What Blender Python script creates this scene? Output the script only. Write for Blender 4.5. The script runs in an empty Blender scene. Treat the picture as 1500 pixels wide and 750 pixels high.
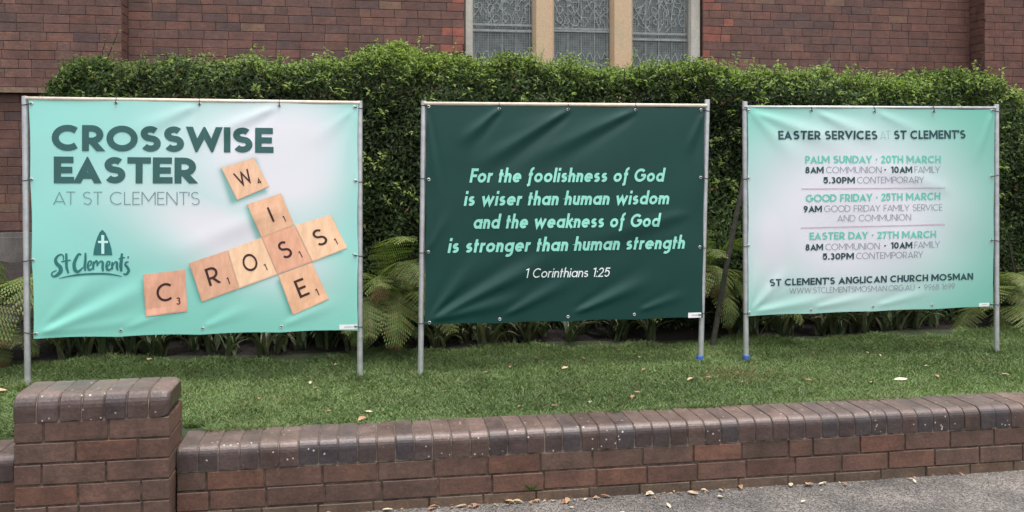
import bpy, bmesh, math, random
import numpy as np
from mathutils import Vector, Matrix
R = math.radians
random.seed(7)
rng = np.random.default_rng(11)
C = bpy.data.collections.new("scene")
bpy.context.scene.collection.children.link(C)
SC = bpy.context.scene

# ------------------------------------------------------------------ camera, sky, sun, exposure
cam = bpy.data.cameras.new("camera")
cam.lens = 31.2
cam.sensor_width = 36.0
cam.shift_y = -0.0933
cam.clip_start = 0.05
cam.clip_end = 2000
co = bpy.data.objects.new("camera", cam)
co.location = (0, 0, 1.55)
co.rotation_euler = (R(90), 0, R(-9.3))
C.objects.link(co)
SC.camera = co

SUN_EL, SUN_AZ = R(76), R(150)        # azimuth measured clockwise from +Y
w = bpy.data.worlds.new("World")
SC.world = w
w.use_nodes = True
nt = w.node_tree
nt.nodes.clear()
sky = nt.nodes.new("ShaderNodeTexSky")
sky.sky_type = 'NISHITA'
sky.sun_disc = False
sky.sun_elevation = SUN_EL
sky.sun_rotation = SUN_AZ
sky.air_density = 1.0
sky.dust_density = 5.0
sky.ozone_density = 1.0
hs = nt.nodes.new("ShaderNodeHueSaturation")
hs.inputs['Saturation'].default_value = 0.22
bg = nt.nodes.new("ShaderNodeBackground")
bg.inputs['Strength'].default_value = 0.15
wo = nt.nodes.new("ShaderNodeOutputWorld")
nt.links.new(sky.outputs[0], hs.inputs['Color'])
nt.links.new(hs.outputs[0], bg.inputs['Color'])
nt.links.new(bg.outputs[0], wo.inputs['Surface'])

sl = bpy.data.lights.new("sun", 'SUN')
sl.energy = 0.8
sl.angle = R(35)
sl.color = (1.0, 0.96, 0.9)
so = bpy.data.objects.new("sun", sl)
so.location = (0, -5, 12)
sd = Vector((math.sin(SUN_AZ) * math.cos(SUN_EL), math.cos(SUN_AZ) * math.cos(SUN_EL), math.sin(SUN_EL)))
so.rotation_euler = sd.to_track_quat('Z', 'Y').to_euler()
C.objects.link(so)

SC.view_settings.view_transform = 'Standard'
SC.view_settings.look = 'None'
SC.view_settings.gamma = 1
SC.view_settings.exposure = 1.12
SC.view_settings.use_curve_mapping = False

# ------------------------------------------------------------------ tables of the printed artwork, in metres along (x) and up (z)
TEXT1= [('CROSSWISE', -1.6275, 1.6008, -0.4993, 1.5909, 0.1377, 0.1356, 0.245, 'heading', 'u'), ('EASTER', -1.6175, 1.4305, -0.8909, 1.4268, 0.1406, 0.1379, 0.245, 'heading', 'u'), ("AT ST CLEMENT'S", -1.6209, 1.3193, -0.8839, 1.3115, 0.0679, 0.0697, 0.065, 'light', 'u')]
TEXT2= [('For the foolishness of God', 0.571, 1.4253, 1.7257, 1.4262, 0.08, 0.0767, 0.195, 'mint', 'i'), ('is wiser than human wisdom', 0.5385, 1.2946, 1.7465, 1.2943, 0.08, 0.0767, 0.195, 'mint', 'i'), ('and the weakness of God', 0.595, 1.1647, 1.6965, 1.163, 0.0802, 0.0766, 0.195, 'mint', 'i'), ('is stronger than human strength', 0.4476, 1.0308, 1.8427, 1.033, 0.0798, 0.0769, 0.195, 'mint', 'i'), ('1 Corinthians 1:25', 0.896, 0.882, 1.3898, 0.8782, 0.0545, 0.053, 0.115, 'white', 'i')]
TEXT3= [('EASTER SERVICES', 2.4248, 1.6749, 3.0662, 1.6777, 0.0526, 0.0537, 0.21, 'dark', 'u'), ('AT', 3.0843, 1.6782, 3.1551, 1.6793, 0.0537, 0.0538, 0.06, 'pale', 'u'), ("ST CLEMENT'S", 3.1796, 1.6794, 3.6619, 1.6855, 0.0538, 0.0529, 0.21, 'dark', 'u'), ('PALM SUNDAY • 20TH MARCH', 2.5983, 1.5336, 3.4919, 1.5353, 0.0447, 0.0455, 0.19, 'mint', 'u'), ('8AM', 2.5983, 1.4733, 2.7174, 1.4734, 0.039, 0.0391, 0.21, 'dark', 'u'), ('COMMUNION', 2.7307, 1.4734, 3.0911, 1.4738, 0.0391, 0.0396, 0.085, 'light', 'u'), ('•', 3.1079, 1.4738, 3.1206, 1.4742, 0.0395, 0.0395, 0.25, 'dark', 'u'), ('10AM', 3.1523, 1.4741, 3.2983, 1.4742, 0.0396, 0.0398, 0.21, 'dark', 'u'), ('FAMILY', 3.3121, 1.4746, 3.4873, 1.475, 0.0398, 0.04, 0.085, 'light', 'u'), ('5.30PM', 2.713, 1.4109, 2.9178, 1.4113, 0.0395, 0.0393, 0.21, 'dark', 'u'), ('CONTEMPORARY', 2.9312, 1.4112, 3.3764, 1.4123, 0.0394, 0.0399, 0.085, 'light', 'u'), ('GOOD FRIDAY • 25TH MARCH', 2.6005, 1.2998, 3.4873, 1.3078, 0.0459, 0.0459, 0.19, 'mint', 'u'), ('9AM', 2.5852, 1.2392, 2.7041, 1.2397, 0.039, 0.0391, 0.21, 'dark', 'u'), ('GOOD FRIDAY FAMILY SERVICE', 2.7174, 1.24, 3.5012, 1.2424, 0.0391, 0.04, 0.085, 'light', 'u'), ('AND COMMUNION', 2.8017, 1.1814, 3.2892, 1.1836, 0.0393, 0.0398, 0.085, 'light', 'u'), ('EASTER DAY • 27TH MARCH', 2.6247, 1.0738, 3.4595, 1.0744, 0.0443, 0.0442, 0.19, 'mint', 'u'), ('8AM', 2.5983, 1.0094, 2.713, 1.0095, 0.0389, 0.0392, 0.21, 'dark', 'u'), ('COMMUNION', 2.7263, 1.0097, 3.0798, 1.0106, 0.0392, 0.0396, 0.085, 'light', 'u'), ('•', 3.1079, 1.0106, 3.1206, 1.0108, 0.0396, 0.0396, 0.25, 'dark', 'u'), ('10AM', 3.1523, 1.012, 3.2983, 1.0121, 0.0396, 0.0398, 0.21, 'dark', 'u'), ('FAMILY', 3.3121, 1.0128, 3.4873, 1.0142, 0.0398, 0.04, 0.085, 'light', 'u'), ('5.30PM', 2.7085, 0.9516, 2.9133, 0.952, 0.0395, 0.0394, 0.21, 'dark', 'u'), ('CONTEMPORARY', 2.9267, 0.9522, 3.3718, 0.9539, 0.0394, 0.0399, 0.085, 'light', 'u'), ("ST CLEMENT'S ANGLICAN CHURCH MOSMAN", 2.3736, 0.8004, 3.7159, 0.8104, 0.0424, 0.0416, 0.21, 'dark', 'u'), ('WWW.STCLEMENTSMOSMAN.ORG.AU', 2.4976, 0.7513, 3.3167, 0.7537, 0.0352, 0.0352, 0.085, 'light', 'u'), ('•', 3.3433, 0.753, 3.3534, 0.7536, 0.0353, 0.0353, 0.25, 'dark', 'u'), ('9968 1699', 3.381, 0.7538, 3.5895, 0.7557, 0.0353, 0.0355, 0.085, 'light', 'u')]
RULES3= [[(2.572, 1.3799), (3.5197, 1.3813)], [(2.5676, 1.1455), (3.5197, 1.1562)]]
QUAD1= [(-1.7423, 1.8742), (-0.0451, 1.8632), (-0.047, 0.6105), (-1.7175, 0.6176)]
QUAD2= [(0.3275, 1.8632), (1.969, 1.8638), (1.9543, 0.623), (0.318, 0.6279)]
QUAD3= [(2.2333, 1.8664), (3.8692, 1.8695), (3.8573, 0.6366), (2.2376, 0.625)]
TILES= [('W', '4', [(-0.7731, 1.5095), (-0.6035, 1.5648), (-0.5209, 1.4089), (-0.6893, 1.3358)]), ('I', '1', [(-0.6379, 1.3132), (-0.4595, 1.3714), (-0.3892, 1.1971), (-0.5619, 1.1309)]), ('S', '1', [(-0.5626, 1.1324), (-0.3896, 1.1956), (-0.2951, 0.9939), (-0.4787, 0.9289)]), ('S', '1', [(-0.387, 1.1956), (-0.195, 1.2523), (-0.1045, 1.0668), (-0.2937, 0.9946)]), ('E', '1', [(-0.4751, 0.9258), (-0.2966, 0.9902), (-0.2042, 0.788), (-0.3979, 0.7053)]), ('O', '1', [(-0.7401, 1.0659), (-0.5641, 1.132), (-0.4801, 0.9289), (-0.6804, 0.8577)]), ('R', '1', [(-0.9383, 1.0007), (-0.7415, 1.0652), (-0.6818, 0.8573), (-0.8733, 0.7902)]), ('C', '3', [(-1.1718, 0.9436), (-0.9579, 0.9666), (-0.9481, 0.7409), (-1.1611, 0.7195)])]
ARCH= [(-1.4222, 1.051), (-1.4179, 1.0843), (-1.4106, 1.1161), (-1.402, 1.1434), (-1.3913, 1.1684), (-1.3766, 1.1851), (-1.3611, 1.168), (-1.3503, 1.1427), (-1.3395, 1.115), (-1.3309, 1.0829), (-1.3266, 1.0494)]
ARCHCROSS= [[(-1.3814, 1.0572), (-1.3814, 1.1568), (-1.3667, 1.1566), (-1.3667, 1.0569)], [(-1.3977, 1.126), (-1.3482, 1.1252), (-1.3482, 1.1138), (-1.3977, 1.1145)]]
SCRIPT= [([(-1.57, 1.0277), (-1.57, 1.0481), (-1.5815, 1.0574), (-1.5984, 1.0486), (-1.6082, 1.0306), (-1.6027, 1.0101), (-1.5857, 0.9917), (-1.5827, 0.9712), (-1.5963, 0.9533), (-1.6154, 0.9424), (-1.6281, 0.9517), (-1.6217, 0.9652), (-1.6027, 0.9739)], [0.0046, 0.0065, 0.0074, 0.0102, 0.0139, 0.0167, 0.0185, 0.0194, 0.0157, 0.0102, 0.0065, 0.0065, 0.0046]), ([(-1.5555, 1.0629), (-1.5547, 1.0274), (-1.5538, 0.9911), (-1.5445, 0.9581)], [0.0093, 0.012, 0.013, 0.0083]), ([(-1.5793, 1.0179), (-1.5581, 1.0238), (-1.5325, 1.0261)], [0.0056, 0.0083, 0.0056]), ([(-1.4813, 1.0543), (-1.4942, 1.0573), (-1.507, 1.0356), (-1.5163, 1.0085), (-1.5134, 0.9789), (-1.5006, 0.965), (-1.4835, 0.976), (-1.4728, 0.9895)], [0.0083, 0.0102, 0.0139, 0.0157, 0.0167, 0.0148, 0.0093, 0.0046]), ([(-1.4608, 1.0644), (-1.4608, 1.0257), (-1.4642, 0.9893), (-1.4591, 0.9687)], [0.0074, 0.012, 0.013, 0.0065]), ([(-1.4492, 0.989), (-1.4342, 1.0024), (-1.4321, 1.0183), (-1.4428, 1.0185), (-1.4492, 0.9959), (-1.4428, 0.9752), (-1.4278, 0.9795), (-1.4214, 0.993)], [0.0046, 0.0065, 0.0074, 0.0074, 0.0111, 0.012, 0.0083, 0.0046]), ([(-1.4205, 1.0181), (-1.4214, 0.9976), (-1.4205, 0.9748)], [0.0083, 0.012, 0.0065]), ([(-1.4205, 0.9976), (-1.4085, 1.0202), (-1.402, 1.0132), (-1.402, 0.9927)], [0.0056, 0.0083, 0.0102, 0.0065]), ([(-1.402, 0.9972), (-1.387, 1.0175), (-1.3749, 1.0127), (-1.3749, 0.9876), (-1.3732, 0.9647)], [0.0046, 0.0074, 0.0111, 0.013, 0.0083]), ([(-1.3568, 0.9872), (-1.3417, 1.0007), (-1.3395, 1.0144), (-1.3503, 1.0155), (-1.3559, 0.9941), (-1.3503, 0.9734), (-1.3352, 0.9754), (-1.3275, 0.9912)], [0.0046, 0.0065, 0.0074, 0.0074, 0.0111, 0.012, 0.0083, 0.0046]), ([(-1.3266, 1.0141), (-1.3275, 0.9958), (-1.3257, 0.9738)], [0.0074, 0.0111, 0.0056]), ([(-1.3257, 0.9912), (-1.3115, 1.0138), (-1.3028, 1.0068), (-1.3041, 0.9862), (-1.2985, 0.9678)], [0.0046, 0.0074, 0.0111, 0.012, 0.0065]), ([(-1.2781, 1.0582), (-1.2811, 1.0225), (-1.2842, 0.9904), (-1.2811, 0.9619)], [0.0102, 0.0148, 0.0167, 0.0093]), ([(-1.2941, 1.0296), (-1.279, 1.0339), (-1.2625, 1.0359)], [0.0056, 0.0083, 0.0046]), ([(-1.2464, 1.0425), (-1.2477, 1.0319)], [0.0083, 0.0065]), ([(-1.2451, 1.0117), (-1.2573, 1.0105), (-1.2616, 0.9969), (-1.2508, 0.9829), (-1.2451, 0.9644), (-1.2573, 0.9472), (-1.2725, 0.9498)], [0.0065, 0.0083, 0.0102, 0.013, 0.013, 0.0111, 0.0065]), ([(-1.5912, 0.9319), (-1.5453, 0.9418), (-1.4899, 0.9497), (-1.4256, 0.953), (-1.3611, 0.9516), (-1.3179, 0.9453), (-1.279, 0.9353)], [0.0028, 0.0065, 0.0093, 0.0102, 0.0093, 0.0074, 0.0028])]
POSTS= [[((-1.7667, 1.8861), (-1.7517, 0.3478)), ((-0.0386, 1.8798), (-0.0367, 0.3217))], [((0.3175, 1.8837), (0.2965, 0.3236)), ((1.9905, 1.9098), (1.9459, 0.3307))], [((2.2259, 1.9002), (2.2346, 0.3239)), ((3.8949, 1.9009), (3.8972, 0.3302))]]
RAILS= [[(-1.7539, 1.8758), (-0.0377, 1.8708)], [(0.3161, 1.8707), (1.9817, 1.876)], [(2.2161, 1.8703), (3.8763, 1.8802)]]
TIES= [{'top': [(-1.3101, 1.8556), (-0.8874, 1.8527), (-0.4704, 1.8495)], 'bottom': [(-1.2861, 0.6489), (-0.8698, 0.647), (-0.4595, 0.6437)], 'left': [(-1.7274, 1.8458), (-1.7274, 1.4502), (-1.7175, 1.0295), (-1.7042, 0.644)], 'right': [(-0.0674, 1.8441), (-0.0637, 1.4369), (-0.0637, 1.0258), (-0.0637, 0.6337)]}, {'top': [(0.7407, 1.8423), (1.141, 1.8421), (1.5435, 1.8438)], 'bottom': [(0.7446, 0.6499), (1.141, 0.6522), (1.5352, 0.6548)], 'left': [(0.3427, 1.8519), (0.3427, 1.443), (0.3408, 1.038), (0.3466, 0.6423)], 'right': [(1.9437, 1.8475), (1.9395, 1.4495), (1.9353, 1.0395), (1.931, 0.6417)]}, {'top': [(2.6379, 1.8498), (3.0482, 1.8473), (3.4456, 1.8508)], 'bottom': [(2.6379, 0.6506), (3.0437, 0.6583), (3.4364, 0.6583)], 'left': [(2.2419, 1.8462), (2.2419, 1.4445), (2.2398, 1.0428), (2.2462, 0.643)], 'right': [(3.8479, 1.8608), (3.8431, 1.4521), (3.8431, 1.052), (3.8384, 0.652)]}]
TAGS= [[(-0.1489, 0.6456), (-0.0526, 0.6446), (-0.0526, 0.6182), (-0.1489, 0.6193)], [(1.8637, 0.6556), (1.9437, 0.6554), (1.9437, 0.6253), (1.8637, 0.6256)], [(3.7582, 0.6626), (3.829, 0.6629), (3.829, 0.6416), (3.7582, 0.6413)]]
STAKE= [(2.3587, 1.267), (2.1571, 0.394)]

# ------------------------------------------------------------------ helpers
def srgb(r, g, b):
    f = lambda v: (v / 255 / 12.92) if v / 255 <= 0.04045 else ((v / 255 + 0.055) / 1.055) ** 2.4
    return (f(r), f(g), f(b))

def link(o, parent=None):
    C.objects.link(o)
    if parent is not None:
        o.parent = parent
    return o

def mesh_obj(name, V, Fc, mats, parent=None, col=None, midx=None, smooth=False):
    """V: (n,3) array, Fc: list of index tuples or (m,k) array"""
    me = bpy.data.meshes.new(name)
    V = np.asarray(V, dtype=np.float32)
    me.vertices.add(len(V))
    me.vertices.foreach_set("co", V.ravel())
    if isinstance(Fc, np.ndarray):
        k = Fc.shape[1]
        tot = np.full(len(Fc), k, dtype=np.int32)
        flat = Fc.astype(np.int32).ravel()
    else:
        tot = np.array([len(f) for f in Fc], dtype=np.int32)
        flat = np.array([i for f in Fc for i in f], dtype=np.int32)
    me.loops.add(len(flat))
    me.loops.foreach_set("vertex_index", flat)
    me.polygons.add(len(tot))
    st = np.zeros(len(tot), dtype=np.int32)
    st[1:] = np.cumsum(tot)[:-1]
    me.polygons.foreach_set("loop_start", st)
    me.polygons.foreach_set("loop_total", tot)
    if not isinstance(mats, (list, tuple)):
        mats = [mats]
    for m in mats:
        me.materials.append(m)
    if midx is not None:
        me.polygons.foreach_set("material_index", np.asarray(midx, dtype=np.int32))
    me.polygons.foreach_set("use_smooth", np.full(len(tot), bool(smooth)))
    if col is not None:
        a = me.color_attributes.new("tone", 'FLOAT_COLOR', 'POINT')
        c4 = np.ones((len(V), 4), dtype=np.float32)
        c4[:, :3] = np.asarray(col, dtype=np.float32)
        a.data.foreach_set("color", c4.ravel())
    me.update(calc_edges=True)
    me.validate()
    o = bpy.data.objects.new(name, me)
    return link(o, parent)

class MB:
    """collects vertices and faces of ONE mesh"""
    def __init__(s):
        s.V, s.F, s.M, s.K = [], [], [], []
    def add(s, vs, fs, m=0, col=(1, 1, 1)):
        n = len(s.V)
        s.V += [tuple(v) for v in vs]
        s.K += [col] * len(vs)
        s.F += [tuple(i + n for i in f) for f in fs]
        s.M += [m] * len(fs)
    def box(s, a, b, m=0, col=(1, 1, 1)):
        x0, y0, z0 = a
        x1, y1, z1 = b
        vs = [(x0, y0, z0), (x1, y0, z0), (x1, y1, z0), (x0, y1, z0), (x0, y0, z1), (x1, y0, z1), (x1, y1, z1), (x0, y1, z1)]
        s.add(vs, [(0, 3, 2, 1), (4, 5, 6, 7), (0, 1, 5, 4), (1, 2, 6, 5), (2, 3, 7, 6), (3, 0, 4, 7)], m, col)
    def tube(s, pts, rad, n=8, m=0, col=(1, 1, 1), caps=True):
        pts = [Vector(p) for p in pts]
        if not isinstance(rad, (list, tuple)):
            rad = [rad] * len(pts)
        rings = []
        vs = []
        for i, p in enumerate(pts):
            d = (pts[min(i + 1, len(pts) - 1)] - pts[max(i - 1, 0)]).normalized()
            u = d.cross(Vector((0, 1, 0)) if abs(d.y) < 0.9 else Vector((1, 0, 0))).normalized()
            v = d.cross(u)
            for k in range(n):
                a = 2 * math.pi * k / n
                vs.append(p + (u * math.cos(a) + v * math.sin(a)) * rad[i])
        fs = []
        for i in range(len(pts) - 1):
            for k in range(n):
                fs.append((i * n + k, i * n + (k + 1) % n, (i + 1) * n + (k + 1) % n, (i + 1) * n + k))
        if caps:
            fs.append(tuple(range(n))[::-1])
            fs.append(tuple((len(pts) - 1) * n + k for k in range(n)))
        s.add(vs, fs, m, col)
    def build(s, name, mats, parent=None, smooth=False, tone=True):
        return mesh_obj(name, np.array(s.V), s.F, mats, parent, np.array(s.K) if tone else None, s.M, smooth)

def tag(o, label=None, cat=None, group=None, kind=None):
    if label: o['label'] = label
    if cat: o['category'] = cat
    if group: o['group'] = group
    if kind: o['kind'] = kind
    return o

def empty(name, loc, rz=0):
    o = bpy.data.objects.new(name, None)
    o.location = loc
    o.rotation_euler = (0, 0, rz)
    o.empty_display_size = 0.1
    return link(o)

class NT:
    """small wrapper for node materials"""
    def __init__(s, name):
        s.m = bpy.data.materials.new(name)
        s.m.use_nodes = True
        s.t = s.m.node_tree
        s.b = s.t.nodes['Principled BSDF']
        s.out = s.t.nodes['Material Output']
    def n(s, typ, **kw):
        x = s.t.nodes.new(typ)
        for k, v in kw.items():
            if k in x.inputs:
                x.inputs[k].default_value = v
            else:
                setattr(x, k, v)
        return x
    def l(s, a, b):
        s.t.links.new(a, b)
    def coord(s, scale=(1, 1, 1), which='Object'):
        tc = s.n('ShaderNodeTexCoord')
        mp = s.n('ShaderNodeMapping')
        mp.inputs['Scale'].default_value = scale
        s.l(tc.outputs[which], mp.inputs['Vector'])
        return mp.outputs[0]
    def noise(s, vec, scale, detail=4, rough=0.55):
        x = s.n('ShaderNodeTexNoise')
        x.inputs['Scale'].default_value = scale
        x.inputs['Detail'].default_value = detail
        x.inputs['Roughness'].default_value = rough
        if vec is not None:
            s.l(vec, x.inputs['Vector'])
        return x.outputs['Fac']
    def ramp(s, fac, stops):
        x = s.n('ShaderNodeValToRGB')
        e = x.color_ramp.elements
        while len(e) < len(stops):
            e.new(0.5)
        for i, (p, c) in enumerate(stops):
            e[i].position = p
            e[i].color = (*c, 1) if len(c) == 3 else c
        s.l(fac, x.inputs['Fac'])
        return x.outputs['Color']
    def mix(s, a, b, fac=1.0, mode='MIX'):
        x = s.n('ShaderNodeMix')
        x.data_type = 'RGBA'
        x.blend_type = mode
        for sock, v in ((x.inputs[6], a), (x.inputs[7], b)):
            if isinstance(v, tuple):
                sock.default_value = (*v, 1)
            else:
                s.l(v, sock)
        if isinstance(fac, (int, float)):
            x.inputs[0].default_value = fac
        else:
            s.l(fac, x.inputs[0])
        return x.outputs[2]
    def attr(s, name="tone"):
        x = s.n('ShaderNodeAttribute')
        x.attribute_name = name
        return x.outputs['Color']
    def bump(s, h, strength=0.3, dist=0.01):
        x = s.n('ShaderNodeBump')
        x.inputs['Strength'].default_value = strength
        x.inputs['Distance'].default_value = dist
        s.l(h, x.inputs['Height'])
        s.l(x.outputs[0], s.b.inputs['Normal'])
    def col(s, c):
        if isinstance(c, tuple):
            s.b.inputs['Base Color'].default_value = (*c, 1)
        else:
            s.l(c, s.b.inputs['Base Color'])
    def rough(s, v):
        if isinstance(v, (int, float)):
            s.b.inputs['Roughness'].default_value = v
        else:
            s.l(v, s.b.inputs['Roughness'])

G = lambda v: (v, v, v)

# ------------------------------------------------------------------ materials
def grime(m, c, amt):
    v = m.coord()
    g1 = m.noise(v, 2.6, 6, 0.7)
    g2 = m.noise(m.coord((1.6, 1.6, 0.5)), 7, 5, 0.65)
    c = m.mix(c, m.ramp(g1, [(0.32, (0.62, 0.60, 0.57)), (0.66, (1.16, 1.14, 1.12))]), amt, 'MULTIPLY')
    return m.mix(c, m.ramp(g2, [(0.34, (0.66, 0.64, 0.62)), (0.6, (1.1, 1.1, 1.1))]), amt * 0.8, 'MULTIPLY')

def mat_brick(name, rough=(0.55, 0.85), speck=None, soot=0.5, dirty=0.7):
    m = NT(name)
    v = m.coord()
    n1 = m.noise(v, 9, 6, 0.65)
    n2 = m.noise(v, 70, 5, 0.65)
    n3 = m.noise(m.coord((1, 1, 3)), 14, 4, 0.6)
    c = m.mix(m.attr(), m.ramp(n1, [(0.3, (0.6, 0.62, 0.66)), (0.7, (1.3, 1.22, 1.15))]), soot, 'MULTIPLY')
    c = m.mix(c, m.ramp(n2, [(0.3, G(0.55)), (0.7, G(1.35))]), 0.6, 'MULTIPLY')
    c = m.mix(c, m.ramp(n3, [(0.35, G(0.72)), (0.65, G(1.15))]), 0.6, 'MULTIPLY')
    c = grime(m, c, dirty)
    if speck:
        vo = m.n('ShaderNodeTexVoronoi')
        vo.inputs['Scale'].default_value = speck[0]
        m.l(v, vo.inputs['Vector'])
        nn = m.noise(v, 90, 2)
        dd = m.n('ShaderNodeMath', operation='ADD')
        m.l(vo.outputs['Distance'], dd.inputs[0])
        sc = m.n('ShaderNodeMath', operation='MULTIPLY')
        m.l(nn, sc.inputs[0]); sc.inputs[1].default_value = 0.25
        m.l(sc.outputs[0], dd.inputs[1])
        spot = m.ramp(dd.outputs[0], [(0.0, G(1)), (0.245, G(1)), (0.275, G(0))])
        msk = m.ramp(m.noise(v, 3.2, 2), [(speck[1], G(0)), (speck[1] + 0.05, G(1))])
        sel = m.ramp(vo.outputs['Color'], [(0.0, G(0)), (0.52, G(0)), (0.53, G(1))])
        fac = m.mix(m.mix(spot, msk, 1, 'MULTIPLY'), sel, 1, 'MULTIPLY')
        c = m.mix(c, (0.40, 0.38, 0.32), fac)
    m.col(c)
    m.rough(m.ramp(n1, [(0.3, G(rough[0])), (0.75, G(rough[1]))]))
    m.bump(m.mix(n2, n1, 0.4), 0.55, 0.006)
    return m.m

M_BRICK = mat_brick("weathered brick")
M_CHURCH = mat_brick("church brick", (0.7, 0.9), None, 0.6, 0.55)
M_COPE = mat_brick("glazed coping brick", (0.30, 0.52), (34, 0.44), 0.5, 0.5)

def mat_mortar(name, c0, c1):
    m = NT(name)
    v = m.coord()
    n = m.noise(v, 25, 5)
    m.col(grime(m, m.ramp(n, [(0.35, c0), (0.7, c1)]), 0.7))
    m.rough(0.95)
    m.bump(n, 0.5, 0.01)
    return m.m
M_MORTAR = mat_mortar("old mortar", (0.040, 0.028, 0.022), (0.15, 0.11, 0.085))
M_COPEJOINT = mat_mortar("coping mortar", (0.06, 0.05, 0.042), (0.26, 0.22, 0.18))
M_CMORTAR = mat_mortar("church mortar", (0.050, 0.032, 0.028), (0.11, 0.072, 0.062))

def mat_stone(name, a, b, d):
    m = NT(name)
    v = m.coord((1, 1, 0.35))
    n = m.noise(v, 5, 6, 0.7)
    n2 = m.noise(m.coord(), 60, 3)
    c = m.ramp(n, [(0.3, a), (0.52, b), (0.72, d)])
    c = m.mix(c, m.ramp(n2, [(0.3, G(0.75)), (0.7, G(1.15))]), 0.6, 'MULTIPLY')
    m.col(c)
    m.rough(0.9)
    m.bump(n2, 0.3, 0.004)
    return m.m
M_GREYSTONE = mat_stone("grey stone", (0.32, 0.30, 0.26), (0.43, 0.41, 0.36), (0.5, 0.48, 0.42))
M_SAND = mat_stone("stained sandstone", (0.46, 0.38, 0.25), (0.55, 0.40, 0.26), (0.55, 0.33, 0.20))
M_PLINTH = mat_stone("plinth stone", (0.06, 0.055, 0.05), (0.12, 0.11, 0.1), (0.2, 0.18, 0.16))

def mat_asphalt():
    m = NT("asphalt")
    v = m.coord()
    n = m.noise(v, 180, 3, 0.7)
    n2 = m.noise(v, 3.0, 5, 0.6)
    vo = m.n('ShaderNodeTexVoronoi')
    vo.inputs['Scale'].default_value = 150
    m.l(v, vo.inputs['Vector'])
    c = m.mix(m.ramp(vo.outputs['Color'], [(0.15, (0.035, 0.033, 0.032)), (0.85, (0.20, 0.185, 0.172))]), m.ramp(n, [(0.3, G(0.5)), (0.7, G(1.4))]), 0.6, 'MULTIPLY')
    c = m.mix(c, m.ramp(n2, [(0.3, (0.55, 0.55, 0.56)), (0.7, (1.5, 1.42, 1.36))]), 0.9, 'MULTIPLY')
    m.col(c)
    m.rough(0.88)
    m.bump(vo.outputs['Distance'], 0.6, 0.006)
    return m.m
M_ASPHALT = mat_asphalt()

def mat_soil(name, c0, c1, sc=30):
    m = NT(name)
    v = m.coord()
    n = m.noise(v, sc, 6, 0.7)
    m.col(m.ramp(n, [(0.3, c0), (0.7, c1)]))
    m.rough(0.95)
    m.bump(n, 0.8, 0.03)
    return m.m
M_TURF = mat_soil("turf thatch", (0.02, 0.032, 0.01), (0.05, 0.07, 0.022), 60)
M_MULCH = mat_soil("dark mulch", (0.006, 0.0045, 0.004), (0.022, 0.014, 0.011), 40)

def mat_leaf(name, rough=0.4, trans=0.25, spec=0.5):
    m = NT(name)
    v = m.coord()
    n = m.noise(v, 6, 3)
    c = m.mix(m.attr(), m.ramp(n, [(0.3, G(0.75)), (0.7, G(1.25))]), 0.7, 'MULTIPLY')
    m.col(c)
    m.rough(rough)
    m.b.inputs['Specular IOR Level'].default_value = spec
    tr = m.n('ShaderNodeBsdfTranslucent')
    m.l(m.mix(c, (1.0, 1.25, 0.5), 1, 'MULTIPLY'), tr.inputs['Color'])
    mx = m.n('ShaderNodeMixShader')
    mx.inputs[0].default_value = trans
    m.l(m.b.outputs[0], mx.inputs[1])
    m.l(tr.outputs[0], mx.inputs[2])
    m.l(mx.outputs[0], m.out.inputs['Surface'])
    return m.m
M_HEDGE = mat_leaf("hedge leaf", 0.6, 0.42, 0.25)
M_GRASS = mat_leaf("grass blade", 0.6, 0.3, 0.3)
M_FERN = mat_leaf("fern frond", 0.6, 0.3, 0.3)
M_STRAP = mat_leaf("strap leaf", 0.42, 0.15)

def mat_simple(name, c, rough=0.6, metal=0.0, var=0.25, scale=30, bump=0.0, spec=0.5):
    m = NT(name)
    n = m.noise(m.coord(), scale, 4)
    m.col(m.mix(c, m.ramp(n, [(0.3, G(1 - var)), (0.7, G(1 + var))]), 1, 'MULTIPLY'))
    m.rough(rough)
    m.b.inputs['Metallic'].default_value = metal
    m.b.inputs['Specular IOR Level'].default_value = spec
    if bump:
        m.bump(n, bump, 0.01)
    return m.m
M_TWIG = mat_simple("twig bark", (0.03, 0.024, 0.018), 0.9, 0, 0.4, 40, 0.4)
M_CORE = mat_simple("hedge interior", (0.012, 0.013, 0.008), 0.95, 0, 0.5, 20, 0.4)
M_STAKE = mat_simple("grey timber", (0.045, 0.042, 0.032), 0.85, 0, 0.4, 30, 0.4)
M_GALV = mat_simple("galvanised steel", (0.60, 0.61, 0.63), 0.42, 0.75, 0.15, 25)
M_RAIL = mat_simple("pale timber rail", (0.62, 0.54, 0.44), 0.5, 0.0, 0.15, 20)
M_TIE = mat_simple("black nylon tie", (0.012, 0.012, 0.014), 0.45, 0, 0.2, 30)
M_EYE = mat_simple("eyelet metal", (0.6, 0.6, 0.58), 0.35, 0.8, 0.1, 40)
M_TAPE = mat_simple("blue tape", (0.03, 0.08, 0.30), 0.5, 0, 0.2, 40)
M_TAG = mat_simple("white label", (0.78, 0.78, 0.78), 0.5, 0, 0.05, 20)
M_TAGLINE = mat_simple("label print", (0.35, 0.36, 0.38), 0.6, 0, 0.1, 20)
def ink(name, rgb):
    return mat_simple(name, srgb(*rgb), 0.45, 0, 0.06, 14)
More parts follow.
